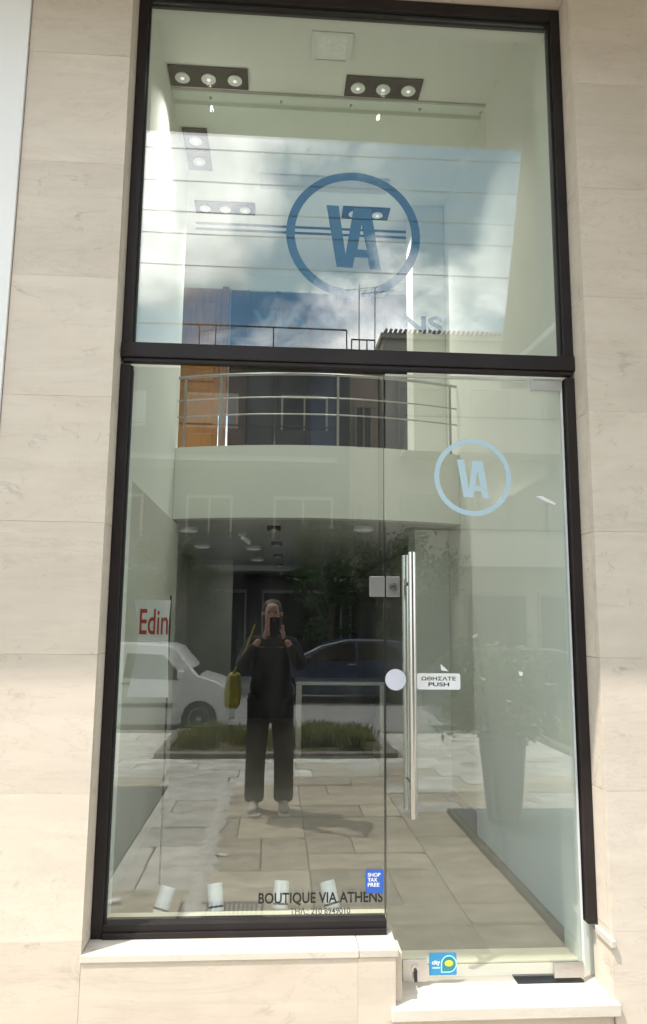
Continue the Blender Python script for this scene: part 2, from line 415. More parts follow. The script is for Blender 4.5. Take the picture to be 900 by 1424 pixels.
rs = random.Random(3)
def slab(x0, x1, y0, y1, mat='slab', parent=pav, h=0.0):
    g = .0018 + rs.random()*.0035
    x0 += g; x1 -= g; y0 += g; y1 -= g
    # a little out of square and level, chipped corner now and then
    j = lambda: rs.uniform(-.004, .004)
    c = min(.05, (x1-x0)*.2)*(rs.random() < .18)
    poly = [(x0+j(), y0+j()), (x1-c+j(), y0+j()), (x1+j(), y1+j()), (x0+j(), y1+j())]
    if c: poly.insert(2, (x1+j(), y0+c*rs.uniform(.5, 1.3)))
    top = h+rs.uniform(-.003, .003)
    cx, cy = (x0+x1)/2, (y0+y1)/2
    o = MB().prism([(p[0]-cx, p[1]-cy) for p in poly], -.03, 0, 'z').build('paving_slab', mat, parent, .004, seg=1)
    o.location = (cx, cy, top)
    return o
def slab_field(x0, x1, ys, mats, wmin=.62, wmax=1.1):
    """ys: row boundaries going away from the facade"""
    for a, b in zip(ys, ys[1:]):
        x = x0-rs.random()*.5
        while x < x1:
            w_ = rs.uniform(wmin, wmax); xa, xb = max(x, x0), min(x+w_, x1)
            if x1-xb < .25: xb = x1; w_ = 9
            if xb-xa > .08: slab(xa, xb, b, a, rs.choice(mats))
            x += w_
# middle field of large slabs, two columns meeting at x = 1.02
rows = [-.12, -.50, -.93, -1.20, -1.75, -2.42, -2.95, -3.30, -3.68, -4.05]
slab_field(-.39, .24, rows, ['slab'], .64, .7)
slab_field(.24, 1.02, [-.12, -.62, -.93, -1.20, -1.75, -2.06, -2.42, -2.95, -3.30, -3.68, -4.05], ['slab'], .7, .8)
slab_field(1.02, 1.40, [-.12, -.46, -.93, -1.20, -1.75, -2.42, -3.06], ['slab'], .4, .5)
slab_field(1.02, 6.0, [-3.06, -3.40, -3.72, -4.05], ['slab', 'slab_pale'], .5, .9)
# pale strip left of the mortar repair
slab_field(-.93, -.39, [-1.45, -1.87, -2.25, -2.70, -3.10, -3.50, -4.05], ['slab_pale'], .55, .56)
slab_field(-5.5, -.39, [-.12, -.60, -1.05, -1.45], ['slab'], .6, 1.0)
slab_field(-5.5, -.93, [-1.45, -1.80], ['slab'], .6, 1.0)
# outer rows towards the planting bed
slab_field(-5.5, 6.0, [-4.05, -4.42, -4.78, -5.12, -5.36], ['slab_pale', 'slab_pale', 'slab'], .45, .8)
slab_field(-5.5, -1.30, [-5.36, -5.9, -6.5, -7.20], ['slab_pale'], .6, 1.0)
slab_field(1.42, 3.38, [-5.36, -5.9, -6.5, -7.20], ['slab_pale'], .3, .6)
# mortar repair: crumbly uneven ridge
mb = MB(); nn = 60; vs_ = []; fs_ = []
for i in range(nn+1):
    y = -.55-3.6*i/nn; wl = .065+rs.uniform(-.03, .03); wr = .055+rs.uniform(-.03, .035)
    for k, t_ in enumerate((-1, -.5, 0, .5, 1)):
        x = -.39 + (wl if t_ < 0 else wr)*t_
        vs_.append((x, y, .0045 + (.005+rs.uniform(0, .006))*(1-abs(t_)**2) - .004*(abs(t_) == 1)))
for i in range(nn):
    for k in range(4): fs_.append((i*5+k, i*5+k+1, (i+1)*5+k+1, (i+1)*5+k))
mb.add(vs_, fs_); o = mb.build('mortar_strip', 'mortar', pav, smooth=True)
# rough tarmac patch on the left, slate platform on the right
box('tarmac_patch', 'asphalt_rough', pav, -5.5, -.94, -4.03, -1.82, -.011, -.001)
plat = struct(MB().box(1.44, 6.5, -3.04, -.13, -.02, .035).build('slate_platform', 'slate', None, .006))
box('platform_edge', 'slate_edge', plat, 1.40, 1.437, -3.08, -.13, -.02, .026, .004)
# drain grate
gr = thing('drain_grate', 'rusty slotted drain grate let into the pavement below the window', 'drain', (-.25, -1.16, 0))
fr_ = MB()
for a in ((-.22, .22, -.095, -.08), (-.22, .22, .08, .095), (-.22, -.205, -.08, .08), (.205, .22, -.08, .08)): fr_.box(*a, -.02, .007)
fr_.build('frame', 'iron', gr)
bar_me = None
for i in range(17):
    b_ = box('bar', 'iron', gr, -.205+.0235*i+.006, -.205+.0235*i+.018, -.08, .08, -.015, .005)
# litter
def scrap(x, y, z, s, label, seed):
    r = random.Random(seed); vs = []; n = 7
    for i in range(n):
        a = 2*math.pi*i/n; q = s*r.uniform(.55, 1.1)
        vs.append((q*math.cos(a), q*.6*math.sin(a), .008+.02*s/.06*r.random()))
    vs.append((0, 0, .012)); b = [(a[0], a[1], a[2]-.0015) for a in vs]
    f = [(i, (i+1) % n, n) for i in range(n)] + [(n+1+(i+1) % n, n+1+i, 2*n+1) for i in range(n)]
    f += [(i, n+1+i, n+1+(i+1) % n, (i+1) % n) for i in range(n)]
    o = MB().add(vs+b, f).build('paper_scrap', 'paper', None, loc=(x, y, z)); return tag(o, label, 'litter')
p = gnd(310, 1192); scrap(p.x, p.y, 0, .055, 'white crumpled paper scrap on the large beige paving slabs', 4)
p = gnd(157, 1258); scrap(p.x, p.y, 0, .06, 'white paper scrap on the pavement left of the drain grate', 8)

# planting bed
bed = thing('planting_bed', 'kerbed planting bed of rough grass between pavement and road', 'planting bed', (0, -6.25, 0))
BX0, BX1, BY0, BY1 = -1.28, 1.40, -.95, .87
kb = [(BX0, BX1, BY1-.12, BY1), (BX0, BX1, BY0, BY0+.12), (BX0, BX0+.12, BY0+.12, BY1-.12), (BX1-.12, BX1, BY0+.12, BY1-.12)]
for a in kb: MB().box(*a, -.1, .055).build('kerb_stone', 'kerb', bed, .015)
MB().box(BX0+.12, BX1-.12, BY0+.12, BY1-.12, -.1, .02).build('soil', 'soil', bed)
for i in range(4):
    slab(-.95+i*.42, -.95+i*.42+.34, -5.375, -5.30, 'kerb')
def blades(n, x0, x1, y0, y1, z, hmin, hmax, seed, clump=None):
    r = random.Random(seed); mb = MB()
    for _ in range(n):
        if clump: cx, cy, q = r.choice(clump); x, y = r.gauss(cx, q), r.gauss(cy, q*.6)
        else: x, y = r.uniform(x0, x1), r.uniform(y0, y1)
        x = min(max(x, x0), x1); y = min(max(y, y0), y1)
        h = r.uniform(hmin, hmax); a = r.uniform(0, 6.28); w_ = r.uniform(.004, .009); l = r.uniform(-.5, .5)*h
        dx, dy = math.cos(a)*w_, math.sin(a)*w_
        mb.add([(x-dx, y-dy, z), (x+dx, y+dy, z), (x+dx*.6+l*.4*math.sin(a), y+dy*.6+l*.4*math.cos(a), z+h*.6), (x+l*math.sin(a), y+l*math.cos(a), z+h)], [(0, 1, 2), (0, 2, 3)])
    return mb
cl = [(-.85, .3, .10), (-.75, -.2, .12), (-.25, .1, .10), (.15, .3, .06), (.42, .2, .10), (.75, .1, .12), (1.0, -.2, .10), (.6, -.4, .12), (.92, .45, .05)]
g_ = blades(6500, BX0+.13, BX1-.13, BY0+.13, BY1-.13, .015, .04, .26, 5, cl).build('grass', 'grass', bed); g_['kind'] = 'stuff'
g2 = blades(1500, BX0+.13, BX1-.13, BY0+.13, BY1-.13, .015, .02, .07, 6).build('grass', 'grass', bed); g2['kind'] = 'stuff'
# second bed further along
bed2 = thing('planting_bed', 'kerbed planting bed of low green plants to the side of the potted shrub', 'planting bed', (5.1, -6.25, 0))
for a in [(-1.7, 1.7, .75, .87), (-1.7, 1.7, -.95, -.83), (-1.7, -1.58, -.83, .75), (1.58, 1.7, -.83, .75)]: MB().box(*a, -.1, .055).build('kerb_stone', 'kerb', bed2, .015)
MB().box(-1.58, 1.58, -.83, .75, -.1, .02).build('soil', 'soil', bed2)
g3 = blades(4000, -1.57, 1.57, -.82, .74, .015, .10, .30, 9).build('grass', 'grass', bed2); g3['kind'] = 'stuff'

# ================================================================== SHOP BUILDING
shop = thing('shop_building', 'cream limestone shop front with a tall dark framed glass window and door', 'building')
# stone cladding: left pier, right pier, apron under the window
MB().box(XW, FL-.031, SF+.032, .30, -.05, ZOH).build('masonry', 'plaster_olive', shop)
MB().box(FR+.031, 5.2, SF+.032, .30, -.05, ZOH).build('masonry', 'plaster_olive', shop)
MB().box(FL-.03, XD+.008, SF+.032, .06, -.05, .325).build('masonry', 'plaster_olive', shop)
def panel(x0, x1, z0, z1, mat='limestone', ret=None):
    o = MB().box(x0+.0002, x1-.0002, SF+rs.uniform(-.0006, .0006), SF+.03, z0+.0003, z1-.0003).build('stone_panel', mat, shop, .0004, seg=1); return o
zs = [-.02] + [z for z in JZ if z > .05] ; zs[-1] = ZOH-.004
for a, b in zip(zs, zs[1:]):
    panel(XW, FL, a, b)
    panel(FR, FR+.90, a, b); panel(FR+.90, FR+1.80, a, b); panel(FR+1.80, 5.2, a, b)
# apron
for x0, x1 in ((FL, .315), (.315, XD+.012)): panel(x0, x1, -.02, .330)
MB().box(XD+.010, XD+.040, SF+.0325, .02, -.02, .330).build('stone_panel', 'limestone', shop)   # door-side return of the apron
# jambs (reveals)
for a, b in zip(zs, zs[1:]):
    if b > ZSILL+.01:
        lo = max(a, ZSILL+.002)
        MB().box(FL-.03, FL, SF+.0315, .05, lo+.001, min(b, ZOH-.01)-.001).build('jamb_stone', 'limestone', shop)
        MB().box(FR, FR+.03, SF+.0315, .05, lo+.001, min(b, ZOH-.01)-.001).build('jamb_stone', 'limestone', shop)
MB().box(FL-.029, FL, SF+.0315, .05, -.02, .328).build('jamb_stone', 'limestone', shop)
# stone lintel above the frame, its soffit seen from below
MB().box(FL+.001, FR-.001, SF, .05, ZTOP+.004, ZOH-.004).build('lintel', 'limestone', shop, .0018, seg=1)
# window sill and its short return on the far side of the door
sill = MB().box(FL-.002, .318, SF-.006, .04, .331, ZSILL).build('sill', 'sill_marble', shop, .003)
sill = MB().box(.3195, XD+.022, SF-.006, .04, .331, ZSILL).build('sill', 'sill_marble', shop, .003)
MB().box(GR+.030, FR+.004, SF-.020, -.0, .352, .378).build('sill', 'sill_marble', shop, .003)
MB().box(GR+.042, FR-.0005, SF+.002, .045, ZSTEP+.001, .351).build('jamb_stone', 'limestone', shop)
# door step
MB().box(XD-.004, FR+.012, SF-.022, .18, .128, ZSTEP).build('door_step', 'sill_marble', shop, .004)
MB().box(XD+.012, FR-.002, SF+.012, .15, -.02, .127).build('step_riser', 'limestone', shop, .002)
# balcony slab of the floor above, and the wall above it
MB().box(-9.5, 5.2, -POH, .30, ZOH, ZOH+.26).build('balcony_slab', 'facade_cream', shop, .01)
MB().box(-9.5, 5.2, -.05, .35, ZOH+.262, 12.4).build('upper_wall', 'facade_cream', shop)
bp_ = MB().box(-9.5, 5.2, -POH+.02, -POH+.12, ZOH+.262, ZOH+1.15).build('balcony_parapet', 'facade_cream', shop)

# --- window frames
def profile_v(x0, x1, z0, z1, par):        # a mullion with a slim outer lip
    o = MB().box(x0, x1, .0, .075, z0, z1).build('frame', 'bronze_frame', par, .003); return o
upw = part('upper_window', shop)
profile_v(FL+.0015, GL, ZT1+.0, ZTOP, upw); profile_v(GR, FR-.0015, ZT1, ZTOP, upw)
MB().box(GL+.0005, GR-.0005, .0, .075, ZG1, ZTOP).build('frame', 'bronze_frame', upw, .003)
tr_ = MB().box(FL+.0015, FR-.0015, -.012, .08, ZT0+.030, ZT1-.001).build('transom', 'bronze_frame', upw, .004)
MB().box(FL+.012, FR-.012, -.004, .027, ZT0+.012, ZT0+.029).build('transom', 'bronze_frame', upw, .003)
MB().box(GL+.002, GR-.002, .030, .042, ZT1+.001, ZG1-.001).build('pane', 'window_glass', upw)
for x in (GL+.001, GR-.007): MB().box(x, x+.006, .018, .0295, ZT1+.0015, ZG1-.0015).build('gasket', 'gasket', upw)
MB().box(GL+.0075, GR-.0075, .018, .0295, ZG1-.007, ZG1-.0015).build('gasket', 'gasket', upw)
loww = part('lower_window', shop)
MB().box(FL+.0015, GL, .0, .075, ZSILL+.001, ZT0+.003).build('frame', 'bronze_frame', loww, .003)
MB().box(GR+.004, FR-.0015, .0, .075, .380, ZT0+.003).build('frame', 'bronze_frame', loww, .003)
MB().box(GL+.0005, XD-.001, .004, .075, ZSILL+.002, ZG0).build('frame', 'bronze_frame', loww, .0008)
MB().box(GL+.001, XD-.002, -.006, .0035, ZSILL+.001, ZSILL+.022).build('frame', 'bronze_frame', loww, .002)
MB().box(GL+.002, XD-.004, .030, .042, ZG0-.012, ZT0+.003).build('pane', 'window_glass', loww)
MB().box(GL+.0005, GL+.006, .018, .0295, ZG0+.0015, ZT0+.001).build('gasket', 'gasket', loww)
MB().box(XD-.0038, XD-.0022, .029, .043, ZG0+.001, ZT0).build('glass_edge', 'gasket', loww)
# bolted corner lock on the fixed side
# --- door
door = part('glass_door', shop)
DZ0, DZ1 = ZSTEP+.022, 2.508
MB().box(XD+.004, GR-.010, .030, .042, DZ0, DZ1).build('pane', 'window_glass', door)
MB().box(XD+.002, GR-.002, .026, .046, DZ1+.0005, DZ1+.008).build('seal', 'clear_seal', door)
MB().box(GR-.0095, GR-.0035, .024, .046, DZ0, DZ1-.001).build('seal', 'clear_seal', door)
def patch(x0, x1, z0, z1, par=door, name='patch_fitting'):
    return MB().box(x0, x1, .016, .0295, z0, z1).build(name, 'satin_steel', par, .002)
a = face(741, 530); b = face(779, 542); tp = patch(a.x, GR-.011, b.z, DZ1-.001)
a = face(773, 1342); b = face(814, 1358); bp2 = patch(a.x, GR-.011, DZ0-.004, a.z)
box('brand_plate', 'satin_steel', bp2, a.x+.03, a.x+.065, .0145, .0158, DZ0+.018, DZ0+.029)
a = face(561, 1338); b = face(596, 1366)
lk = patch(a.x, b.x, DZ0-.006, a.z, name='bottom_lock')
MB().lathe(((a.x+b.x)/2, 0, (a.z+DZ0)/2+.008), [(.013, .010), (.013, .0158)], 20, 'y').build('lock_cylinder', 'steel', lk)
MB().box((a.x+b.x)/2-.005, (a.x+b.x)/2+.006, .0, .0098, (a.z+DZ0)/2-.035, (a.z+DZ0)/2+.006).build('key', 'dark_metal', lk, .002)
a = face(515, 801); b = face(557, 830)
patch(a.x, XD-.003, b.z, a.z, loww, 'strike_plate').data.materials[0] = MATS['lock_steel']
cl_ = patch(XD+.003, b.x, b.z, a.z, name='centre_lock')
cl_.data.materials[0] = MATS['lock_steel']; cz = (a.z+b.z)/2
MB().lathe((XD+.030, 0, cz), [(.016, .008), (.018, .011), (.018, .0158)], 24, 'y').build('lock_cylinder', 'steel', cl_, smooth=True)
MB().box(XD+.020, XD+.040, .006, .0078, cz-.003, cz+.003).build('key_slot', 'dark_metal', cl_)
# pull handles on both faces, joined through the glass
hx = face(574, 950, -.03).x; hz1 = face(574, 768, -.03).z; hz0 = face(574, 1138, -.03).z
hd = MB().tube([(hx, -.035, hz0), (hx, -.035, hz1)], .0145, 20).build('pull_handle', 'steel', door, smooth=True)
hd2 = MB().tube([(hx, .107, hz0), (hx, .107, hz1)], .0145, 20).build('pull_handle', 'steel', door, smooth=True)
for z in (hz0+.12, hz1-.12):
    MB().tube([(hx, -.0352, z), (hx, .0295, z)], .008, 12).build('handle_post', 'steel', hd, smooth=True)
    MB().tube([(hx, .1068, z), (hx, .0425, z)], .008, 12).build('handle_post', 'steel', hd2, smooth=True)
# floor spring cover plate
MB().box(face(722, 1360).x, GR-.01, .018, .085, ZSTEP+.0005, ZSTEP+.005).build('floor_spring_cover', 'dark_metal', shop, .001)

# --- lettering and stickers
LOGO = [[(278, 227), (352, 228), (395, 540), (438, 622), (342, 620)], [(442, 237), (492, 240), (490, 345), (467, 503), (450, 555), (438, 622), (395, 540)],
        [(492, 240), (547, 240), (608, 632), (540, 628), (527, 555), (523, 505), (490, 345)], [(467, 503), (523, 505), (527, 555), (450, 555)]]
def logo(par, cx, cz, r, y, mat):
    MB().ring((cx, cz), r*.872, r, y, y+.0008).build('logo_ring', mat, par)
    for pl in LOGO[:0]: pass
    mb = MB()
    for pl in LOGO: mb.add([(cx+(p[0]-442)/403*r, y, cz-(p[1]-410)/403*r) for p in pl], [tuple(range(len(pl)))])
    mb.build('logo_letters', mat, par)
logo(upw, .306, 3.140, .289, .0435, 'vinyl_blue')
text('lettering', 'VIA ATHENS', 'vinyl_blue', upw, -.118, .690, 2.703, 2.783, .0435, .03)
logo(door, .801, 2.087, .161, .0290, 'vinyl_pale')
text('lettering', 'BOUTIQUE VIA ATHENS', 'black_ink', loww, -.040, .424, .452, .497, .0290, .022)
text('lettering', 'ΤΗΛ.: 210 8949010', 'grey_ink', loww, .078, .302, .420, .443, .0290, .010)
def rounded(x0, x1, z0, z1, r, n=5):
    pts = []
    for cx, cz, a0 in ((x1-r, z1-r, 0), (x0+r, z1-r, 90), (x0+r, z0+r, 180), (x1-r, z0+r, 270)):
        for i in range(n+1): a = rad(a0+90*i/n); pts.append((cx+r*math.cos(a), cz+r*math.sin(a)))
    return pts
a = face(510, 1213); b = face(536, 1246)
st = MB().prism(rounded(a.x, b.x-.001, b.z, a.z, .007), .0286, .0294).build('tax_free_sticker', 'sticker_blue', loww)
sh = a.z-b.z
for i, t_ in enumerate(('SHOP', 'TAX', 'FREE')):
    text('lettering', t_, 'sticker_white', st, a.x+.008, a.x+(.056, .044, .052)[i], a.z-sh*(.30+.21*i), a.z-sh*(.14+.21*i), .0282, .02)
a = face(582, 937); b = face(643, 960)
st = MB().prism(rounded(a.x, b.x, b.z, a.z, .008), .0286, .0294).build('push_sticker', 'sticker_white', door)
w_, h_ = b.x-a.x, a.z-b.z
text('lettering', 'ΩΘΗΣΑΤΕ', 'black_ink', st, a.x+w_*.10, a.x+w_*.90, b.z+h_*.56, b.z+h_*.80, .0282, .022)
text('lettering', 'PUSH', 'black_ink', st, a.x+w_*.26, a.x+w_*.74, b.z+h_*.20, b.z+h_*.44, .0282, .022)
a = face(552, 946)
MB().lathe((a.x, 0, a.z), [(.041, .0286), (.041, .0294)], 40, 'y').build('round_sticker', 'sticker_lilac', door)
a = face(599, 1330); b = face(638, 1361)
st = MB().prism(rounded(a.x, b.x, b.z, a.z, .004), .0286, .0294).build('tax_refund_sticker', 'sticker_cyan', door)
w_, h_ = b.x-a.x, a.z-b.z; cx, cz = a.x+w_*.72, a.z-h_*.50
n_ = 28; tear = [(cx+.29*w_*math.cos(rad(t)), cz+.29*w_*math.sin(rad(t))) for t in range(-90, 181, 15)] + [(cx-.29*w_, cz-.29*w_)]
MB().prism(tear, .0281, .0285).build('speech_ring', 'sticker_pale', st)
tear2 = [(cx+(p[0]-cx)*.86, cz+(p[1]-cz)*.86) for p in tear]
MB().prism(tear2, .0277, .02805).build('speech_fill', 'sticker_teal', st)
MB().prism([(cx+.155*w_*math.cos(rad(t)), cz+.02*w_+.14*h_*math.sin(rad(t))) for t in range(0, 360, 20)], .0273, .02765).build('yellow_badge', 'sticker_yellow', st)
text('lettering', 'city', 'sticker_white', st, a.x+w_*.10, a.x+w_*.40, cz-.08*h_, cz+.17*h_, .0282, .03)
box('white_bar', 'sticker_pale', st, a.x+w_*.12, a.x+w_*.40, .0281, .0285, cz-.20*h_, cz-.13*h_)
# scratched remains of removed stickers on the door glass
def smear(u, v, pts, mat='sticker_white'):
    c = face(u, v); k = 2.857/FPX
    MB().prism([(c.x+p[0]*k, c.z-p[1]*k) for p in pts], .0288, .0294).build('sticker_remnant', mat, door)
smear(620, 930, [(-5, -6), (2, 0), (6, 4), (-4, 3)]); smear(728, 938, [(-3, -4), (3, -2), (2, 3), (-2, 2)])
smear(763, 692, [(-15, -3), (-6, -4), (2, 0), (14, 6), (13, 9), (0, 4), (-8, 0)])

# ================================================================== INTERIOR
ZC = 5.20                                     # upper ceiling
XL, XR, YP = -.80, 1.45, 2.75
YB = 4.60                                     # back wall of the gallery
ZM = 2.26                                     # underside of the gallery
inter = part('shop_interior', shop)
def ib(name, mat, *a, bevel=0): return box(name, mat, inter, *a, bevel=bevel)
ib('floor', 'tile_floor', -1.12, 2.4, .19, 10.2, .05, ZSTEP)
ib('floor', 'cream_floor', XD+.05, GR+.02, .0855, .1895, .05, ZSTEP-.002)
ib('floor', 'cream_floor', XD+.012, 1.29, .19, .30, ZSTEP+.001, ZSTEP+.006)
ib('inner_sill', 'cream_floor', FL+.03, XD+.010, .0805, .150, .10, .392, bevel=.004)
ib('display_platform', 'tile_floor', FL+.03, XD+.010, .1505, .72, .10, .300, bevel=.006)
ib('side_wall', 'plaster', -.90, XL, .301, YP+.12, .10, ZC)
ib('side_wall', 'plaster', -.80, FL+.005, .0755, .33, .10, ZC)          # inner return beside the frame
ib('wall_cladding', 'plaster_olive', XL+.002, XL+.035, .34, YP+.12, ZSTEP, 2.22)
ib('wall_cladding', 'plaster', 1.30, XR-.001, .34, 1.9, ZSTEP+.001, 2.2)
ib('side_wall', 'plaster', XR, XR+.12, .301, 10.2, .10, ZC)
ib('side_wall', 'plaster', FR-.004, XR-.001, .0755, .33, .10, ZC)
ib('side_wall', 'plaster', -1.24, -1.12, YP+.10, 10.2, .10, ZC)
ib('side_wall', 'plaster', -1.12, -.90, YP+.10, YP+.20, .10, ZC)
y1_ = at_z(450, 88, ZC).y
ib('ceiling_soffit', 'plaster', XL, XR, .05, y1_, ZC-.055, ZC+.06)
ib('ceiling', 'plaster', -1.24, XR, y1_+.001, YB+.1, ZC, ZC+.06)
ib('front_wall', 'plaster', FL+.01, FR-.01, .0755, .2, ZTOP+.002, ZC-.056)
ib('front_wall', 'plaster', FL-.03, FR+.03, .055, .0752, ZTOP+.002, ZC+.05)
# roof over everything so that no daylight leaks in
ib('roof', 'grey_plaster', -1.4, 2.2, .36, 10.4, ZC+.062, ZC+.2)
# recess, slots and cornices of the ceiling
yb0, yb1 = at_z(450, 150, ZC).y, at_z(450, 182, ZC).y
ib('cornice', 'plaster', XL+.001, XR-.001, yb0, yb0+.16, ZC-.03, ZC-.0005)
a = at_z(362, 240, ZC); b = at_z(537, 268, ZC)
ib('ceiling_hatch', 'grey_plaster', a.x, b.x, a.y, b.y, ZC-.02, ZC-.001)
for dv in (0, 8):
    a = at_z(272, 308+dv, ZC); b = at_z(648, 322+dv, ZC)
    ib('air_slot', 'dark_metal', a.x, min(b.x, XR-.03), a.y, a.y+.035, ZC-.006, ZC-.001)
# hanging glass baffle
baf = part('glass_baffle', shop)
a = at_z(221, 120, ZC); b = at_z(727, 148, ZC); yb = (a.y+b.y)/2
MB().box(a.x, b.x, yb, yb+.01, ZC-.34, ZC-.002).build('pane', 'thin_glass', baf)
MB().box(a.x, b.x, yb-.004, yb+.014, ZC-.012, ZC-.0015).build('clamp_rail', 'satin_steel', baf)
for t_ in (.02, .14, .33, .52, .71, .88, .98):
    MB().lathe((a.x+(b.x-a.x)*t_, yb, ZC-.075), [(.010, -.012), (.010, -.001)], 12, 'y').build('bolt', 'satin_steel', baf)

# gallery (mezzanine) with bowed parapet and tube railing
mez = part('gallery', shop)
def bow(x): return YP - .20*(1-((x-.32)/1.13)**2)
nx = 28; xs = [XL+.002+(XR-XL-.004)*i/nx for i in range(nx+1)]
outer = [(x, bow(x)) for x in xs]; inner = [(x, bow(x)+.12) for x in reversed(xs)]
MB().prism(outer+inner, ZM, 2.82, 'z').build('parapet', 'plaster', mez, smooth=True)
MB().prism([(x, bow(x)+.1205) for x in xs]+[(XR-.002, YB+.08), (-1.119, YB+.08), (-1.119, YP+.202), (XL+.002, YP+.202)], ZM+.001, ZM+.2, 'z').build('slab', 'grey_plaster', mez)
box('slab', 'grey_plaster', mez, -1.119, XR-.002, YB+.081, 10.1, ZM+.001, ZM+.2)
def rail(z, r): MB().tube([(x, bow(x)+.06, z) for x in xs], r, 8).build('rail', 'lock_steel', mez, smooth=True)
zr = [face(250, v, bow(-.7)+.06).z for v in (524, 556, 579)]
rail(zr[0], .012); rail(zr[1], .006); rail(zr[2], .006)
for u in (251, 305, 472, 640):
    x = min(max(face(u, 560, YP-.25).x, XL+.03), XR-.06); y = bow(x)+.06
    po = MB().tube([(x, y, 2.82), (x, y, zr[0]-.008)], .010, 10).build('post', 'lock_steel', mez, smooth=True)
    MB().lathe((x, y, 2.821), [(.035, 0), (.035, .006), (.02, .012)], 16).build('foot', 'steel', po)
# back of the gallery: wooden door, dark glazed partition, pale wall
bw = part('gallery_back', shop)
X = lambda u: face(u, 450, YB).x
box('wall', 'plaster', bw, -1.118, X(247), YB, YB+.08, ZM+.201, ZC-.001)
dw = box('wooden_door', 'wood', bw, X(247)+.001, X(307), YB, YB+.05, ZM+.201, ZC-.18)
dx0, dx1 = X(247)+.05, X(307)-.05
for z0, z1 in ((2.55, 3.02), (3.12, 3.42), (3.52, 3.88), (3.98, 4.86)):
    box('raised_panel', 'wood', dw, dx0, dx1, YB-.018, YB-.001, z0, z1, .015)
box('post', 'brown_wood', bw, X(309), X(318), YB-.06, YB+.05, ZM+.201, ZC-.18)
box('lintel', 'plaster', bw, X(247)+.001, X(575), YB, YB+.08, ZC-.178, ZC-.001)
u0s = [320, 345, 385, 430, 470, 505, 535]
for i, (a_, b_) in enumerate(zip(u0s, u0s[1:])):
    box('dark_panel', ['dark_brown', 'dark_panel', 'dark_panel', 'navy', 'dark_panel', 'dark_panel'][i], bw, X(a_)+.004, X(b_)-.004, YB+.02+.01*(i % 2), YB+.06, ZM+.201, ZC-.18)
    box('mullion', 'dark_brown', bw, X(b_)-.0035, X(b_)+.0035, YB-.01, YB+.05, ZM+.201, ZC-.18)
box('shelf', 'grey_plaster', bw, X(322), X(532), YB-.05, YB+.015, 3.02, 3.06)
box('navy_curtain', 'navy', bw, X(536), X(574), YB-.03, YB+.05, ZM+.201, ZC-.18)
box('wall', 'plaster', bw, X(575), XR-.001, YB, YB+.08, ZM+.201, ZC-.001)
# columns on the ground floor and gallery
cx0, cx1 = face(578, 850, 3.15).x, XR-.002
ib('column', 'plaster', cx0, cx1, 3.15, 3.45, ZSTEP, ZM+.0005)
ib('column', 'plaster', cx0, cx1, 3.15, 3.45, ZM+.202, ZC-.001)
# ground floor back
ib('back_wall', 'dark_panel', -1.119, XR-.001, 9.9, 10.1, ZSTEP, ZM)
ib('partition', 'grey_plaster', -1.119, -.55, 6.6, 6.7, ZSTEP, ZM)
ib('dark_partition', 'dark_panel', -.52, 1.15, 7.4, 7.5, ZSTEP, 2.02)

# ceiling lights
PLATE_FILL_W, ROUND_FILL_W = 32, 1.4  # watts of the fill spots added at the ceiling fixtures to brighten the interior
def fill_spot(name, parent, loc, watt, cone):
    l = bpy.data.lights.new(name, 'SPOT'); l.energy = watt; l.spot_size = rad(cone); l.spot_blend = 1; l.color = (1, .97, .90); l.shadow_soft_size = .016
    o = bpy.data.objects.new(name, l); C.objects.link(o); o.parent = parent; o.location = loc
def spot_plate(u0, v0, u1, v1, n, label, along='x', fill=0):
    a = at_z(u0, v0, ZC); b = at_z(u1, v1, ZC); c = ((a.x+b.x)/2, (a.y+b.y)/2, ZC-.001)
    L = abs(b.x-a.x) if along == 'x' else abs(b.y-a.y); W_ = .19
    t = thing('spotlight_plate', label, 'spotlight', c, 0 if along == 'x' else math.pi/2, 'black spotlight plates in the upper ceiling')
    MB().box(-L/2, L/2, -W_/2, W_/2, -.014, 0).build('plate', 'black_plate', t, .002)
    for i in range(n):
        x = -L/2+L*(i+.5)/n
        l = MB().lathe((x, 0, 0), [(.046, -.0142), (.050, -.026), (.044, -.028)], 24).build('lamp', 'lamp_face', t, smooth=True)
        MB().lathe((x, 0, 0), [(.014, -.0282), (.010, -.033)], 16).build('bulb', 'bulb_glow', l)
    if fill: fill_spot('plate_fill', t, (-L/2+L*(n//2+.5)/n, 0, -.05), PLATE_FILL_W*n*fill, 112)  # added interior fill, not light of the plate's own lamps
    return t
spot_plate(236, 105, 345, 107, 3, 'black plate of three spotlights above the left end of the glass baffle', fill=.35)
spot_plate(480, 120, 586, 121, 3, 'black plate of three spotlights above the right end of the glass baffle', fill=.35)
spot_plate(272, 177, 278, 235, 2, 'black plate of two spotlights turned crosswise along the ceiling side', 'y')
spot_plate(272, 287, 355, 289, 3, 'black plate of three spotlights left of the round logo', fill=.8)
spot_plate(476, 295, 541, 296, 2, 'black plate of two spotlights behind the letters of the round logo', fill=.8)
c = at_z(461, 64, ZC-.055)
em = thing('ceiling_panel_light', 'square white frosted ceiling light close to the window head', 'light', (c.x, c.y, ZC-.056))
fr_ = MB()
for a in ((-.13, .13, -.13, -.10), (-.13, .13, .10, .13), (-.13, -.10, -.10, .10), (.10, .13, -.10, .10)): fr_.box(*a, -.02, 0)
fr_.build('frame', 'plaster', em); MB().box(-.0995, .0995, -.0995, .0995, -.012, 0).build('diffuser', 'lamp_face', em)
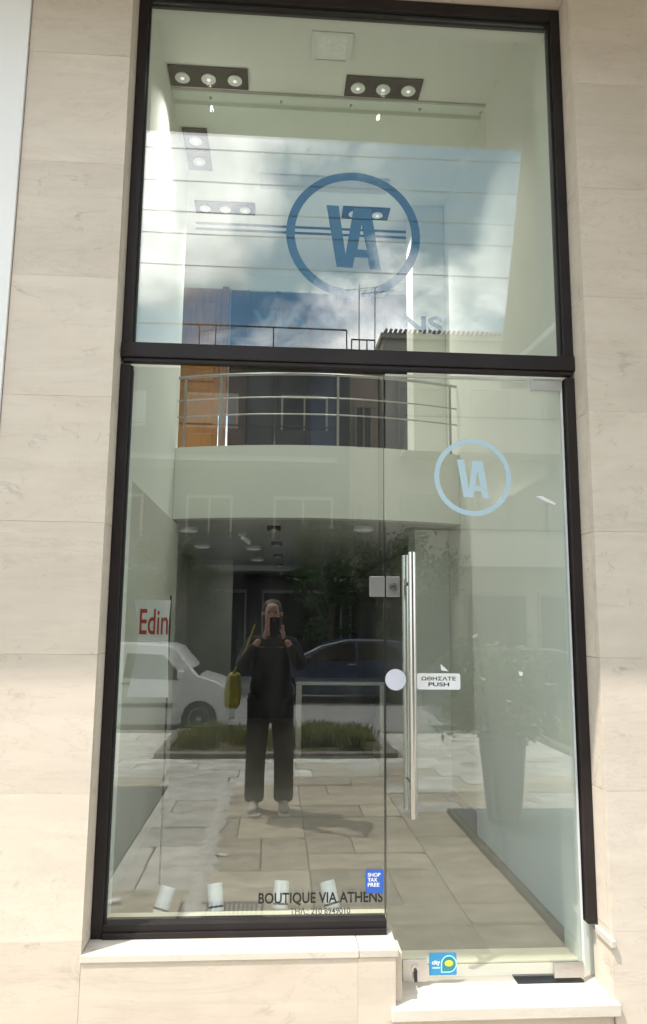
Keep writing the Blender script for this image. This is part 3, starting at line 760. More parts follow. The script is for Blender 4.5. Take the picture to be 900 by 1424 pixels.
# round ceiling lamps; a fill spot added below each brightens the interior
def round_lamp(u, v, r, label, watt=0):
    c = at_z(u, v, ZM)
    t = thing('ceiling_lamp', label, 'lamp', (c.x, c.y, ZM), 0, 'round lamps under the gallery')
    MB().lathe((0, 0, 0), [(r, 0), (r, -.02), (r*.94, -.026)], 28).build('rim', 'white_metal', t, smooth=True)
    MB().lathe((0, 0, 0), [(r*.9, -.0262), (r*.8, -.034), (r*.4, -.04)], 28).build('diffuser', 'lamp_dim', t, smooth=True)
    fill_spot('fill_spot', t, (0, 0, -.06), ROUND_FILL_W, 170)
    return t
for (u, v) in ((262, 734), (282, 757), (353, 760), (358, 776)): round_lamp(u, v, .085, 'round white lamp under the gallery ceiling')
round_lamp(505, 733, .085, 'round white lamp under the gallery ceiling')
for (u, v) in ((381, 732), (385, 754), (387, 771), (389, 784)):
    c = at_z(u, v, ZM); t = thing('recessed_spot', 'square black spotlight in the row under the gallery', 'spotlight', (c.x, c.y, ZM), 0, 'square black spots under the gallery')
    MB().box(-.055, .055, -.055, .055, -.03, 0).build('box', 'black_plate', t, .003); MB().lathe((0, 0, 0), [(.03, -.0302), (.027, -.036)], 16).build('lamp', 'lamp_face', t)
a = at_z(330, 735, ZM); b = at_z(352, 754, ZM)
tl = thing('tube_light', 'short white tube light hung askew under the gallery', 'light', ((a.x+b.x)/2, (a.y+b.y)/2, ZM), math.atan2(b.y-a.y, b.x-a.x))
MB().box(-.25, .25, -.035, .035, -.03, 0).build('housing', 'white_metal', tl, .004); MB().tube([(-.24, 0, -.045), (.24, 0, -.045)], .014, 10).build('tube', 'lamp_dim', tl)
# spot cylinders standing on the display platform
for i, (u, v, tilt, lab) in enumerate(((228, 1253, 16, 'white cylinder spotlight on the display platform, tilted farthest to the right'),
                                  (300, 1249, -7, 'white cylinder spotlight on the display platform above the drain grate reflection'),
                                  (391, 1245, 3, 'upright white cylinder spotlight behind the word BOUTIQUE'),
                                  (459, 1245, -14, 'white cylinder spotlight behind the word VIA'))):
    c = face(u, v, .22)
    t = thing('display_spotlight', lab, 'spotlight', (c.x, .22, .301), 0, 'white spotlights on the display platform')
    MB().lathe((0, 0, 0), [(.04, 0), (.04, .008), (.012, .012)], 20).build('base', 'white_metal', t, smooth=True)
    MB().tube([(0, 0, .01), (0, 0, c.z-.301-.03)], .005, 8).build('stem', 'satin_steel', t)
    cy = MB().lathe((0, 0, 0), [(.026, -.05), (.030, -.045), (.030, .05), (.026, .052), (.024, .03)], 24).build('housing', 'white_metal', t, smooth=True)
    cy.location = (0, 0, c.z-.301); cy.rotation_euler = (rad(-20), rad(tilt), 0)
    b_ = MB().lathe((0, 0, 0), [(.0305, -.034), (.0305, -.026)], 24).build('band', 'dark_metal', cy)
# counter behind the fixed pane
c0 = face(412, 948, 3.6); c1 = face(536, 948, 3.6)
ct = thing('display_counter', 'grey framed glass display counter standing inside under the gallery', 'counter', ((c0.x+c1.x)/2, 3.6, ZSTEP))
cw = (c1.x-c0.x)/2; chh = c0.z-ZSTEP
for x in (-cw, cw-.05): MB().box(x, x+.05, 0, .05, 0, chh-.031).build('post', 'satin_steel', ct, .003)
MB().box(-cw, cw, 0, .45, chh-.03, chh).build('top', 'satin_steel', ct, .003)
MB().box(-cw+.051, cw-.051, .01, .018, .12, chh-.032).build('pane', 'thin_glass', ct)
MB().box(-cw+.051, cw-.051, .02, .44, .0, .11).build('plinth', 'grey_plaster', ct)
MB().box(-cw+.051, cw-.051, .40, .44, .111, chh-.032).build('back_panel', 'dark_panel', ct)
# banner standing inside at the left
bc = face(207, 880, .85); q = 3.707/FPX
ban = thing('banner', 'white sail shaped banner with red lettering standing inside the window', 'banner', (bc.x, .85, ZSTEP))
ban.rotation_euler = (0, 0, rad(-6)); top = bc.z-ZSTEP+45*q
prof = [(-22, 0), (-18, -22), (-14, -42), (-15, -62), (-19, -90), (-26, -130)]
poly = [(p[0]*q, top+p[1]*q) for p in prof] + [(30*q, top-130*q), (26*q, top-40*q), (28*q, top-1*q)]
MB().prism(poly, 0, .006).build('cloth', 'banner_cloth', ban)
text('lettering', 'Edin', 'red_ink', ban, -13*q, 26*q, top-47*q, top-13*q, -.002, .01)
MB().tube([(27.5*q, .012, 0), (27.5*q, .012, top+.02)], .005, 8).build('pole', 'dark_metal', ban)
MB().lathe((27.5*q, .012, 0), [(.11, 0), (.11, .012), (.02, .02)], 20).build('base', 'dark_metal', ban)

# ================================================================== NEIGHBOURS ON THIS SIDE
nb = thing('neighbour_building', 'smooth white painted wall of the next building', 'building')
MB().box(-9.5, XW-.004, SF-.012, .3, -.05, ZOH-.01).build('wall', 'white_wall', nb)
nb2 = thing('neighbour_building', 'pale rendered building beyond the limestone front', 'building')
MB().box(5.204, 14, -.1, .3, -.05, 12).build('wall', 'facade_grey', nb2)
MB().box(7, 9.5, -.13, -.101, .02, 2.6).build('shop_window', 'shop_glass', nb2)
# awning over the next shop
aw = thing('awning', 'plain beige fabric awning sloping out over the pavement', 'awning')
p1 = mir(727, 205, -.9); p2 = mir(697, 500, -2.25)
sl_ = (p2-p1)/(p2.y-p1.y); p0 = p1 + sl_*(-.2-p1.y)
t_ = .012
vs = [p0, p2, Vector((5.0, p2.y, p2.z)), Vector((5.0, p0.y, p0.z))]; vs += [v+Vector((0, 0, t_)) for v in vs]
MB().add(vs, [(0, 1, 2, 3), (7, 6, 5, 4), (0, 4, 5, 1), (1, 5, 6, 2), (2, 6, 7, 3), (3, 7, 4, 0)]).build('cloth', 'awning_cloth', aw)
MB().box(p2.x, 5.0, p2.y-.012, p2.y-.002, p2.z-.22, p2.z+.01).build('valance', 'awning_cloth', aw)
MB().tube([(p2.x+.02, p2.y+.03, p2.z-.03), (4.98, p2.y+.03, p2.z-.03)], .025, 10).build('front_bar', 'white_metal', aw)
for x in (1.75, 4.7): MB().tube([(x, -.13, 3.3), (x, p2.y+.03, p2.z-.04)], .018, 8).build('arm', 'white_metal', aw)

# ================================================================== POTTED SHRUB
def leaf_cloud(n, gen, size, seed):
    r = random.Random(seed); mb = MB()
    for _ in range(n):
        p = gen(r); s = size*r.uniform(.6, 1.3)
        a = Vector((r.gauss(0, 1), r.gauss(0, 1), r.gauss(0, .7))).normalized(); b = a.cross(Vector((r.gauss(0, 1), r.gauss(0, 1), r.gauss(0, 1)))).normalized()
        mb.add([p-a*s, p+b*s*.38, p+a*s, p-b*s*.38], [(0, 1, 2, 3)])
    return mb
pp = Vector((1.76, -2.72, .036))
pot = thing('potted_shrub', 'flowering shrub in a tall tapered grey pot on the slate platform', 'potted plant', pp, rad(24))
def frustum(w0, w1, z0, z1, mb): 
    v = [(sx*w0, sy*w0, z0) for sx, sy in ((-1, -1), (1, -1), (1, 1), (-1, 1))] + [(sx*w1, sy*w1, z1) for sx, sy in ((-1, -1), (1, -1), (1, 1), (-1, 1))]
    return mb.add(v, [(0, 1, 2, 3), (4, 5, 6, 7), (0, 1, 5, 4), (1, 2, 6, 5), (2, 3, 7, 6), (3, 0, 4, 7)])
frustum(.115, .165, 0, .60, MB()).build('pot', 'concrete_pot', pot, .018, seg=3)
frustum(.172, .175, .601, .64, MB()).build('rim', 'concrete_pot', pot, .01)
frustum(.15, .15, .6405, .65, MB()).build('soil', 'soil', pot)
rr_ = random.Random(12); clumps = [(Vector((rr_.uniform(-.30, .30), rr_.uniform(-.24, .24), .68+rr_.random()**.8*.52)), rr_.uniform(.05, .12)) for _ in range(38)]
for c_, s_ in clumps: c_.x *= 1-(c_.z-.7)*.35
mb = MB()
for c_, s_ in clumps[:26]: mb.tube([(0, 0, .64), (c_.x*.45, c_.y*.45, .64+(c_.z-.64)*.6), c_], [.008, .006, .002], 5)
mb.build('stems', 'bark', pot)
def g1(r): c_, s_ = r.choice(clumps); return c_+Vector((r.gauss(0, s_), r.gauss(0, s_), r.gauss(0, s_*.8)))*.8
leaf_cloud(8000, g1, .032, 2).build('foliage', 'leaf', pot)
mb = leaf_cloud(260, lambda r: g1(r)*1.0, .024, 3); mb.build('flowers', 'petal', pot)

# ================================================================== PERSON WITH PHONE
def skinmesh(name, chains, mat, parent, sub=2, loc=(0, 0, 0)):
    """chains: lists of (x, y, z, radius); a chain may start at an earlier vertex by giving its index"""
    verts, edges, rads = [], [], []
    for ch in chains:
        prev = None
        for e in ch:
            if isinstance(e, int): prev = e; continue
            verts.append(e[:3]); rads.append(e[3:] if len(e) > 4 else (e[3], e[3])); i = len(verts)-1
            if prev is not None: edges.append((prev, i))
            prev = i
    me = bpy.data.meshes.new(name); me.from_pydata(verts, edges, []); o = bpy.data.objects.new(name, me); C.objects.link(o)
    sk = o.modifiers.new('s', 'SKIN'); sk.use_smooth_shade = True; sk.branch_smoothing = .3
    for i, r in enumerate(rads): me.skin_vertices[0].data[i].radius = r
    me.skin_vertices[0].data[0].use_root = True
    ss = o.modifiers.new('u', 'SUBSURF'); ss.levels = sub; ss.render_levels = sub
    dg = bpy.context.evaluated_depsgraph_get(); m2 = bpy.data.meshes.new_from_object(o.evaluated_get(dg))
    bpy.data.objects.remove(o)
    for p in m2.polygons: p.use_smooth = True
    m2.materials.clear(); m2.materials.append(MATS[mat]); m2.name = name
    ob = bpy.data.objects.new(name, m2); C.objects.link(ob); ob.parent = parent; ob.location = loc
    return ob
PY = -3.16
per = thing('person', 'person in dark jacket and dark trousers holding up a phone with both hands', 'person', (-.02, PY, 0)); per.scale = (.96, .96, .955)
# origin at feet, facing +Y (towards the window)
lf, rf = -.115, .115
skinmesh('body', [
    [(0, 0, .93, .125, .10), (0, .005, 1.06, .12, .09), (0, 0, 1.22, .14, .10), (0, -.015, 1.36, .125, .085), (0, 0, 1.44, .055), (0, .02, 1.50, .052), (0, .045, 1.57, .068, .075), (0, .045, 1.66, .068, .082), (0, .035, 1.715, .045, .055)],
    [0, (lf*.8, 0, .86, .085), (lf*.95, .02, .50, .058), (lf, -.01, .28, .05), (lf, -.02, .085, .036)],
    [0, (rf*.8, 0, .86, .085), (rf*.95, .02, .50, .058), (rf, -.01, .28, .05), (rf, -.02, .085, .036)],
    [3, (-.165, -.01, 1.385, .05), (-.235, .05, 1.20, .043), (-.235, .13, 1.20, .040), (-.10, .235, 1.41, .027)],
    [3, (.165, -.01, 1.385, .05), (.235, .05, 1.20, .043), (.235, .13, 1.20, .040), (.12, .235, 1.41, .027)]], 'skin', per)
skinmesh('trousers', [
    [(0, 0, .95, .155, .125), (lf*.82, .0, .86, .105, .115), (lf, .015, .50, .085, .09), (lf*1.05, -.005, .25, .080, .088), (lf*1.05, -.012, .10, .074, .090), (lf*1.05, -.012, .062, .070, .085)],
    [0, (rf*.82, .0, .86, .105, .115), (rf, .015, .50, .085, .09), (rf*1.05, -.005, .25, .080, .088), (rf*1.05, -.012, .10, .074, .090), (rf*1.05, -.012, .062, .070, .085)]], 'trousers', per)
skinmesh('jacket', [
    [(0, 0, 1.20, .185, .135), (0, -.01, 1.34, .175, .125), (0, .0, 1.425, .085, .08)],
    [0, (0, 0, 1.02, .185, .14), (0, 0, .80, .205, .155), (0, 0, .70, .20, .155)],
    [1, (-.17, -.01, 1.385, .075), (-.245, .05, 1.19, .068), (-.24, .135, 1.19, .062), (-.12, .215, 1.375, .042)],
    [1, (.17, -.01, 1.385, .075), (.245, .05, 1.19, .068), (.24, .135, 1.19, .062), (.14, .215, 1.375, .042)]], 'jacket', per)
for sx in (-1, 1):
    x = .12*sx+.0
    s_ = skinmesh('shoe', [[(x, -.07, .055, .042, .045), (x, .03, .058, .044, .045), (x+.01*sx, .13, .042, .047, .034), (x+.015*sx, .20, .034, .036, .024)]], 'shoe', per)
    so_ = MB().prism(rounded(x-.042, x+.055, -.105, .235, .04), .001, .018, 'z').build('sole', 'sole', s_)
hair = skinmesh('hair', [[(0, .02, 1.738, .078, .082), (0, -.025, 1.67, .095, .08), (0, -.04, 1.56, .095, .062), (0, -.05, 1.47, .085, .045)]], 'hair', per)
# face features
f_ = skinmesh('nose', [[(0, .118, 1.625, .008), (0, .132, 1.597, .013), (0, .122, 1.588, .012)]], 'skin', per, 1)
for sx in (-1, 1):
    MB().lathe((sx*.031, .112, 1.632), [(.002, .008), (.006, .006), (.008, 0)], 12, 'y').build('eye', 'hair', per, smooth=True)
    skinmesh('ear', [[(sx*.078, .035, 1.64, .012, .018), (sx*.08, .035, 1.60, .010, .014)]], 'skin', per, 1)
skinmesh('mouth', [[(-.022, .112, 1.556, .006), (0, .12, 1.556, .008), (.022, .112, 1.556, .006)]], 'lip', per, 1)
# hands: palm plus five fingers closing on the phone's edges
for sx, hx_ in ((-1, -.058), (1, .098)):
    inn = -sx
    base = (hx_, .245, 1.42)
    h_ = skinmesh('hand', [[(hx_, .235, 1.415, .024, .026), (hx_+.004*inn, .262, 1.455, .016, .036), (hx_+.006*inn, .272, 1.488, .014, .034)]], 'skin', per, 1)
    for k, (dz, ln) in enumerate(((.035, .060), (.014, .068), (-.007, .064), (-.028, .050))):
        skinmesh('finger', [[(hx_+.004*inn, .270, 1.485+dz, .0095), (hx_+.004*inn, .270+ln*.42, 1.488+dz, .009), (hx_+.012*inn, .270+ln*.62, 1.489+dz, .008), (hx_+.026*inn, .270+ln*.60, 1.489+dz, .007)]], 'skin', h_, 1)
    skinmesh('finger', [[(hx_+.006*inn, .255, 1.455, .012), (hx_+.020*inn, .262, 1.472, .011), (hx_+.030*inn, .272, 1.492, .009)]], 'skin', h_, 1)
ph = thing('phone', 'black phone held upright in two hands', 'phone', (.0, -2.866-.006, H-.055))
MB().prism(rounded(-.036, .036, -.075, .075, .010), -.004, .004).build('case', 'phone_black', ph)
MB().prism(rounded(-.020, .020, .035, .072, .008), .0041, .0060).build('camera_bump', 'dark_metal', ph)
# shoulder bag
bg_ = thing('shoulder_bag', 'mustard green cloth bag hanging at the side of the person', 'bag', (-.325, PY+.02, .80))
MB().prism([(-.055, 0), (.055, 0), (.065, .13), (.05, .27), (-.04, .27), (-.065, .13)], -.14, .14, 'y').build('body', 'bag_cloth', bg_, .03, seg=3)
MB().tube([(0, -.10, .26), (.10, -.06, .46), (.165, -.015, .655), (.10, .06, .46), (0, .10, .26)], .011, 8).build('strap', 'bag_cloth', bg_)

# ================================================================== CARS
def make_car(name, label, prof, Wd, belt, tuck, windows, wheels, wr, paint, loc, rz=0, extras=None):
    """prof: side outline (x, z); body is lofted across the width with rounded shoulders and tumblehome"""
    t = thing(name, label, 'car' if name != 'van' else 'van', loc, rz)
    def hw(z): return Wd/2 - (max(0, z-belt))*tuck - max(0, .35-z)*.10
    n = len(prof); sec = [(-1, .90), (-.985, .965), (-.90, 1.0), (0, 1.012), (.90, 1.0), (.985, .965), (1, .90)]
    cx = sum(p[0] for p in prof)/n; cz = sum(p[1] for p in prof)/n
    vs, fs = [], []
    for s_, k in sec:
        for x, z in prof:
            xx = cx+(x-cx)*(1-(1-k)*.28); zz_ = cz+(z-cz)*(1-(1-k)*.55); vs.append((xx, s_*hw(zz_), zz_))
    for i in range(len(sec)-1):
        for j in range(n): fs.append((i*n+j, i*n+(j+1) % n, (i+1)*n+(j+1) % n, (i+1)*n+j))
    fs += [tuple(range(n)), tuple((len(sec)-1)*n+j for j in reversed(range(n)))]
    body = MB().add(vs, fs).build('body', paint, t, smooth=True)
    for poly in windows:
        for sy in (-1, 1):
            vs = [(x, sy*(hw(z)+.004), z) for x, z in poly] + [(x, sy*(hw(z)-.02), z) for x, z in poly]; k = len(poly)
            fs = [tuple(range(k)), tuple(range(2*k-1, k-1, -1))]+[(i, (i+1) % k, (i+1) % k+k, i+k) for i in range(k)]
            MB().add(vs, fs).build('window', 'car_glass', t)
            MB().add([(x, sy*(hw(z)+.002), z) for x, z in poly]+[(x, sy*(hw(z)-.03), z) for x, z in poly], fs).build('window_backing', 'black_plastic', t)
    for wx in wheels:
        for sy in (-1, 1):
            y0 = Wd/2-.16
            wh = MB().lathe((wx, 0, wr), [(wr*.62, sy*y0), (wr*.98, sy*(y0+.01)), (wr, sy*(y0+.06)), (wr, sy*(y0+.13)), (wr*.95, sy*(y0+.175)), (wr*.64, sy*(y0+.178))], 32, 'y').build('wheel', 'tyre', t, smooth=True)
            MB().lathe((wx, 0, wr), [(wr*.62, sy*(y0+.17)), (wr*.60, sy*(y0+.18)), (wr*.2, sy*(y0+.165)), (wr*.12, sy*(y0+.182))], 24, 'y').build('rim', 'alloy', wh, smooth=True)
            MB().lathe((wx, 0, wr+.01), [(wr*1.17, sy*(Wd/2-.14)), (wr*1.17, sy*(Wd/2-.025))], 32, 'y').build('wheel_arch', 'black_plastic', t)
    xe = max(p[0] for p in prof); xr = min(p[0] for p in prof)
    if extras: extras(t, hw)
    return t
VY = -10.0
vp = [(0, .26), (-.02, .60), (.02, .92), (.12, 1.32), (.24, 1.42), (.8, 1.475), (1.9, 1.48), (2.40, 1.46), (2.56, 1.40), (2.93, .97), (3.25, .87), (3.42, .76), (3.50, .58), (3.52, .34), (3.44, .22), (2.2, .19), (1.0, .19), (.1, .20)]
def van_extra(t, hw):
    for sy in (-1, 1):
        MB().tube([(.45, sy*.58, 1.43), (.50, sy*.60, 1.515), (2.25, sy*.595, 1.515), (2.35, sy*.595, 1.43)], .020, 8).build('roof_rail', 'black_plastic', t)
        MB().box(.75, 2.55, sy*(hw(.5)+.004)-.012, sy*(hw(.5)+.004)+.012, .47, .53).build('rub_strip', 'black_plastic', t, .004)
        MB().box(1.70, 1.86, sy*(hw(.85)+.010)-.014, sy*(hw(.85)+.010)+.014, .83, .86).build('door_handle', 'black_plastic', t, .006)
        MB().box(.82, .98, sy*(hw(.85)+.010)-.014, sy*(hw(.85)+.010)+.014, .83, .86).build('door_handle', 'black_plastic', t, .006)
        MB().box(2.62, 2.74, sy*(hw(1.0)+.09)-.06, sy*(hw(1.0)+.09)+.06, .92, 1.06).build('mirror', 'car_white', t, .03)
        MB().box(1.655, 1.665, sy*(hw(.7)+.004)-.004, sy*(hw(.7)+.004)+.004, .30, .90).build('door_gap', 'black_plastic', t)
        MB().prism([(3.22, .62), (3.46, .60), (3.44, .74), (3.28, .80)], sy*.60-.09, sy*.60+.09).build('headlight', 'headlight', t, .02)
        MB().box(-.02, .06, sy*.62-.05, sy*.62+.05, .65, .95).build('tail_light', 'tail_light', t, .015)
        MB().box(2.80, 2.86, sy*(hw(.7)+.006)-.006, sy*(hw(.7)+.006)+.006, .69, .71).build('indicator', 'headlight', t)
        for x, z0, w_ in ((.98, 1.0, .05), (1.08, .98, .06), (1.20, 1.0, .05), (1.36, 1.02, .03)):   # dark film decals on the rear glass
            MB().box(x, x+w_, sy*(hw(1.1)+.016)-.004, sy*(hw(1.1)+.016)+.004, z0, z0+.16).build('decal', 'grey_ink', t)
    vs = [(2.50, -.56, 1.365), (2.50, .56, 1.365), (2.94, .64, .965), (2.94, -.64, .965)]; vs += [(x+.012, y, z+.012) for x, y, z in vs]
    MB().add(vs, [(0, 1, 2, 3), (7, 6, 5, 4), (0, 4, 5, 1), (1, 5, 6, 2), (2, 6, 7, 3), (3, 7, 4, 0)]).build('windscreen', 'car_glass', t)
    MB().box(3.44, 3.56, -.72, .72, .28, .50).build('bumper', 'car_white', t, .04)
make_car('van', 'small white van with roof rails parked at the kerb', vp, 1.56, .9, .16,
    [[(1.74, .93), (2.62, .90), (2.68, .98), (2.36, 1.30), (1.78, 1.32)], [(.92, .93), (1.60, .93), (1.60, 1.32), (.96, 1.33)], [(.20, .96), (.80, .93), (.82, 1.32), (.32, 1.33)]],
    (.62, 2.98), .29, 'car_white', (mir(327, 960, VY).x-3.5, VY, ZR), 0, van_extra)
hp = [(0, .30), (-.03, .62), (.05, .92), (.42, 1.33), (.75, 1.42), (1.5, 1.46), (2.1, 1.43), (2.6, 1.28), (3.05, 1.02), (3.3, .95), (3.85, .84), (4.05, .70), (4.10, .42), (4.02, .22), (2.6, .18), (1.3, .18), (.1, .20)]
hw_ = [[(1.72, .97), (2.85, .95), (2.55, 1.20), (2.1, 1.34), (1.74, 1.37)], [(.62, 1.0), (1.64, .97), (1.66, 1.37), (1.1, 1.36), (.74, 1.22)]]
def hatch_extra(t, hw):
    for sy in (-1, 1):
        MB().tube([(.55, sy*(hw(1.4)-.02), 1.37), (1.1, sy*(hw(1.4)), 1.425), (1.9, sy*hw(1.4), 1.425), (2.5, sy*(hw(1.3)), 1.29), (3.0, sy*hw(1.1), 1.04)], .012, 8).build('window_trim', 'satin_steel', t)
        MB().box(2.72, 2.86, sy*(hw(1.0)+.10)-.06, sy*(hw(1.0)+.10)+.06, .95, 1.06).build('mirror', 'black_plastic', t, .03)
        MB().box(1.72, 1.90, sy*(hw(.85)+.012)-.014, sy*(hw(.85)+.012)+.014, .86, .89).build('door_handle', 'satin_steel', t, .006)
        MB().prism([(3.70, .70), (4.02, .64), (4.0, .74), (3.78, .82)], sy*.62-.1, sy*.62+.1).build('headlight', 'headlight', t, .02)
        MB().box(-.03, .08, sy*.64-.06, sy*.64+.06, .72, .95).build('tail_light', 'tail_light', t, .015)
    vs = [(2.45, -.58, 1.345), (2.45, .58, 1.345), (3.08, .66, 1.03), (3.08, -.66, 1.03)]; vs += [(x+.012, y, z+.014) for x, y, z in vs]
    MB().add(vs, [(0, 1, 2, 3), (7, 6, 5, 4), (0, 4, 5, 1), (1, 5, 6, 2), (2, 6, 7, 3), (3, 7, 4, 0)]).build('windscreen', 'car_glass', t)
    MB().box(4.0, 4.14, -.76, .76, .24, .48).build('bumper', 'black_plastic', t, .04)
make_car('hatchback', 'dark grey hatchback parked behind the potted shrub', hp, 1.72, .92, .22, hw_, (.72, 3.30), .31, 'car_grey', (2.75, -9.9, ZR), 0, hatch_extra)
make_car('hatchback', 'dark blue hatchback parked across the road in front of the trees', hp, 1.72, .92, .22, hw_, (.72, 3.30), .31, 'car_navy', (3.6, -14.9, ZR), math.pi, hatch_extra)

# ================================================================== STREET TREES
def tree(loc, h, rad_, seed, label, nleaf=4200):
    t = thing('street_tree', label, 'tree', loc, 0, 'trees across the road'); r = random.Random(seed)
    mb = MB(); zt = h*.36
    mb.tube([(0, 0, -.05), (.03, 0, zt*.5), (-.02, .03, zt), (0, 0, h*.62)], [.13, .105, .09, .05], 9)
    tips = []
    for i in range(9):
        a = 2*math.pi*i/9+r.uniform(-.3, .3); l = rad_*r.uniform(.55, .9); z0 = zt*r.uniform(.85, 1.3)
        tip = Vector((math.cos(a)*l, math.sin(a)*l, z0+(h-z0)*r.uniform(.3, .75))); tips.append(tip)
        mb.tube([(0, 0, z0), (tip.x*.45, tip.y*.45, z0+(tip.z-z0)*.55), tip], [.05, .032, .01], 6)
    mb.build('trunk', 'bark', t, smooth=True)
    cl = []
    for i in range(46):
        a = r.uniform(0, 6.28); q = r.random()**.5; zf = r.uniform(-1, 1); w_ = math.sqrt(max(0, 1-zf*zf*.85))
        cl.append((Vector((math.cos(a)*q*rad_*w_, math.sin(a)*q*rad_*w_, h*.64+zf*h*.33)), rad_*r.uniform(.10, .22)))
    cl += [(p, rad_*.16) for p in tips]
    def g(r): c_, s_ = r.choice(cl); return c_+Vector((r.gauss(0, s_), r.gauss(0, s_), r.gauss(0, s_*.7)))
    leaf_cloud(nleaf, g, .085, seed+1).build('crown', 'leaf_tree', t)
tree((1.55, -17.2, ZR+.14), 4.4, 1.35, 21, 'dense green street tree left of the dark blue hatchback across the road')
tree((3.75, -17.4, ZR+.14), 4.2, 1.30, 33, 'bushy street tree behind the bonnet of the dark blue hatchback')
tree((-2.9, -17.4, ZR+.14), 4.0, 1.2, 45, 'loose street tree standing behind the small white van')

# ================================================================== BUILDINGS ACROSS THE ROAD
def block(label, x0, x1, yf, h, mat, bays, floors, seed, bal=True, roofedge=False):
    t = thing('apartment_building', label, 'building', ((x0+x1)/2, yf, ZR)); r = random.Random(seed)
    W2 = (x1-x0)/2
    MB().box(-W2, W2, -9, 0, 0, h).build('wall', mat, t)
    fh = (h-.5)/floors
    MB().box(-W2-.08, W2+.08, -9.05, .14, h+.001, h+.18).build('cornice', 'facade_cream', t)
    bw_ = 2*W2/bays
    for k in range(floors):
        z = k*fh
        for i in range(bays):
            c = -W2+bw_*(i+.5)
            if k == 0:
                wn = MB().box(c-bw_*.40, c+bw_*.40, .003, .05, .35, 2.7).build('shop_window', 'shop_glass', t)
                fr = MB()
                for a in ((c-bw_*.40-.06, c-bw_*.40, .35, 2.7), (c+bw_*.40, c+bw_*.40+.06, .35, 2.7), (c-bw_*.40-.06, c+bw_*.40+.06, 2.7, 2.8)): fr.box(a[0], a[1], .003, .09, a[2], a[3])
                fr.build('frame', 'shutter', wn)
            else:
                ww = bw_*r.uniform(.22, .30)
                wn = MB().box(c-ww, c+ww, .003, .03, z+.25 if bal else z+.95, z+2.35).build('window', 'shop_glass', t)
                fr = MB(); zb = z+.25 if bal else z+.95
                fr.box(c-ww-.07, c-ww, .003, .08, zb, z+2.35); fr.box(c+ww, c+ww+.07, .003, .08, zb, z+2.35); fr.box(c-ww-.07, c+ww+.07, .003, .08, z+2.35, z+2.45); fr.box(c-.03, c+.03, .031, .07, zb, z+2.35)
                fr.build('frame', 'facade_cream', wn)
                if r.random() < (.45 if mat != 'facade_cream' else 1): MB().box(c-ww, c+ww, .035, .06, zb+(r.choice((0, .9)) if mat != 'facade_cream' else 0), z+2.34).build('roller_shutter', 'shutter' if mat != 'facade_cream' else 'awning_cloth', wn)
        if k and bal:
            xa, xb = (-W2+.5, W2-.5)
            bl = MB().box(xa, xb, .003, 1.25, z-.02, z+.14).build('balcony', 'facade_grey' if mat == 'facade_dark' else 'facade_cream', t)
            MB().box(xa+.02, xb-.02, 1.15, 1.24, z+.141, z+.98).build('parapet', mat if k % 2 or mat == 'facade_dark' else 'facade_cream', bl)
            MB().tube([(xa, 1.2, z+1.10), (xb, 1.2, z+1.10)], .025, 6).build('rail', 'dark_metal', bl)
    if roofedge:
        mb = MB(); n = int((x1-x0)/.16)
        for i in range(n): mb.lathe((-W2+.16*i+.08, 0, h+.21), [(.055, -.6), (.055, .28)], 8, 'y')
        mb.build('tile_edge', 'roof_tile', t)
    else:
        rl = MB().tube([(-W2+.1, -.1, h+1.0), (W2-.1, -.1, h+1.0)], .03, 6).build('roof_rail', 'dark_metal', t)
        n = max(3, int(2*W2/2.4))
        for i in range(n+1):
            x = -W2+.1+(2*W2-.2)*i/n; MB().tube([(x, -.1, h+.18), (x, -.1, h+1.0)], .025, 6).build('rail_post', 'dark_metal', rl)
    return t
YF = -20.0
def zroof(u, v): return mir(u, v, YF).z-ZR
b1 = block('dark apartment block with a railed roof terrace across the road', -12.5, mir(487, 480, YF).x, YF, zroof(330, 492), 'facade_dark', 5, 3, 5)
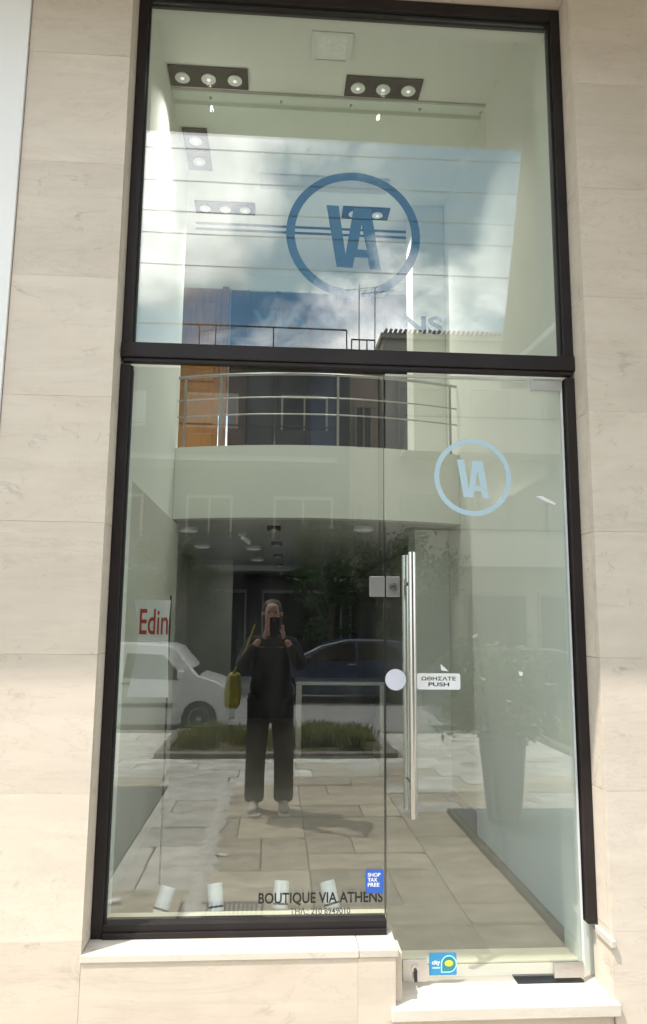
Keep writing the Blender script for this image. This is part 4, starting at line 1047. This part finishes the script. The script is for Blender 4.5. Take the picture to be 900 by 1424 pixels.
b2 = block('cream building with a tiled roof edge and balconies across the road', mir(533, 470, YF).x, 13.0, YF, zroof(620, 474), 'facade_cream', 4, 3, 8, True, True)
b3 = block('low pinkish building seen between the two larger blocks across the road', b1.location.x+ (mir(487, 480, YF).x-b1.location.x)+.05, mir(533, 470, YF).x-.05, YF-.8, zroof(510, 498), 'facade_pink', 1, 3, 10, False)
# antennas on the roofs
def antenna(u, vtop, zbase, label, arm=True):
    p = mir(u, vtop, YF-2); hh = p.z-zbase
    t = thing('roof_antenna', label, 'antenna', (p.x, YF-2, zbase))
    MB().tube([(0, 0, 0), (0, 0, hh)], .018, 6).build('mast', 'dark_metal', t)
    if arm:
        a_ = MB().tube([(-.5, 0, hh-.25), (.7, .1, hh-.12)], .012, 6).build('boom', 'dark_metal', t)
        for i in range(5): MB().tube([(-.4+.22*i, -.28, hh-.24+.022*i), (-.4+.22*i, .30, hh-.24+.022*i)], .006, 5).build('rod', 'dark_metal', a_)
antenna(500, 395, ZR+b3_h if False else ZR+zroof(510, 498)+.18, 'tall bare mast with a slanted aerial on the low pinkish building')
antenna(522, 400, ZR+zroof(510, 498)+.18, 'second mast with a slanted aerial on the low pinkish building')
antenna(300, 452, ZR+zroof(330, 492)+.18, 'short aerial on the roof terrace of the dark block')

# overhead cables along the street
for i, (u0, v0, u1, v1) in enumerate(((190, 208, 725, 224), (190, 253, 722, 268), (190, 292, 715, 313), (190, 323, 712, 342), (190, 364, 708, 388))):
    yw = -8.4; a = mir(u0, v0, yw); b = mir(u1, v1, yw); s_ = (b.z-a.z)/(b.x-a.x); zc_ = (a.z+b.z)/2
    pts = []
    for k in range(25):
        x = -24+2*k; pts.append((x, yw, zc_+s_*.4*x+.0006*x*x))
    o = MB().tube(pts, .0085, 5).build('overhead_cable', 'cable', None)
    tag(o, ('topmost overhead cable strung along the street', 'second overhead cable from the top along the street', 'middle overhead cable of the five along the street',
            'second lowest overhead cable along the street', 'lowest overhead cable strung along the street')[i], 'cable', 'cables strung along the street')
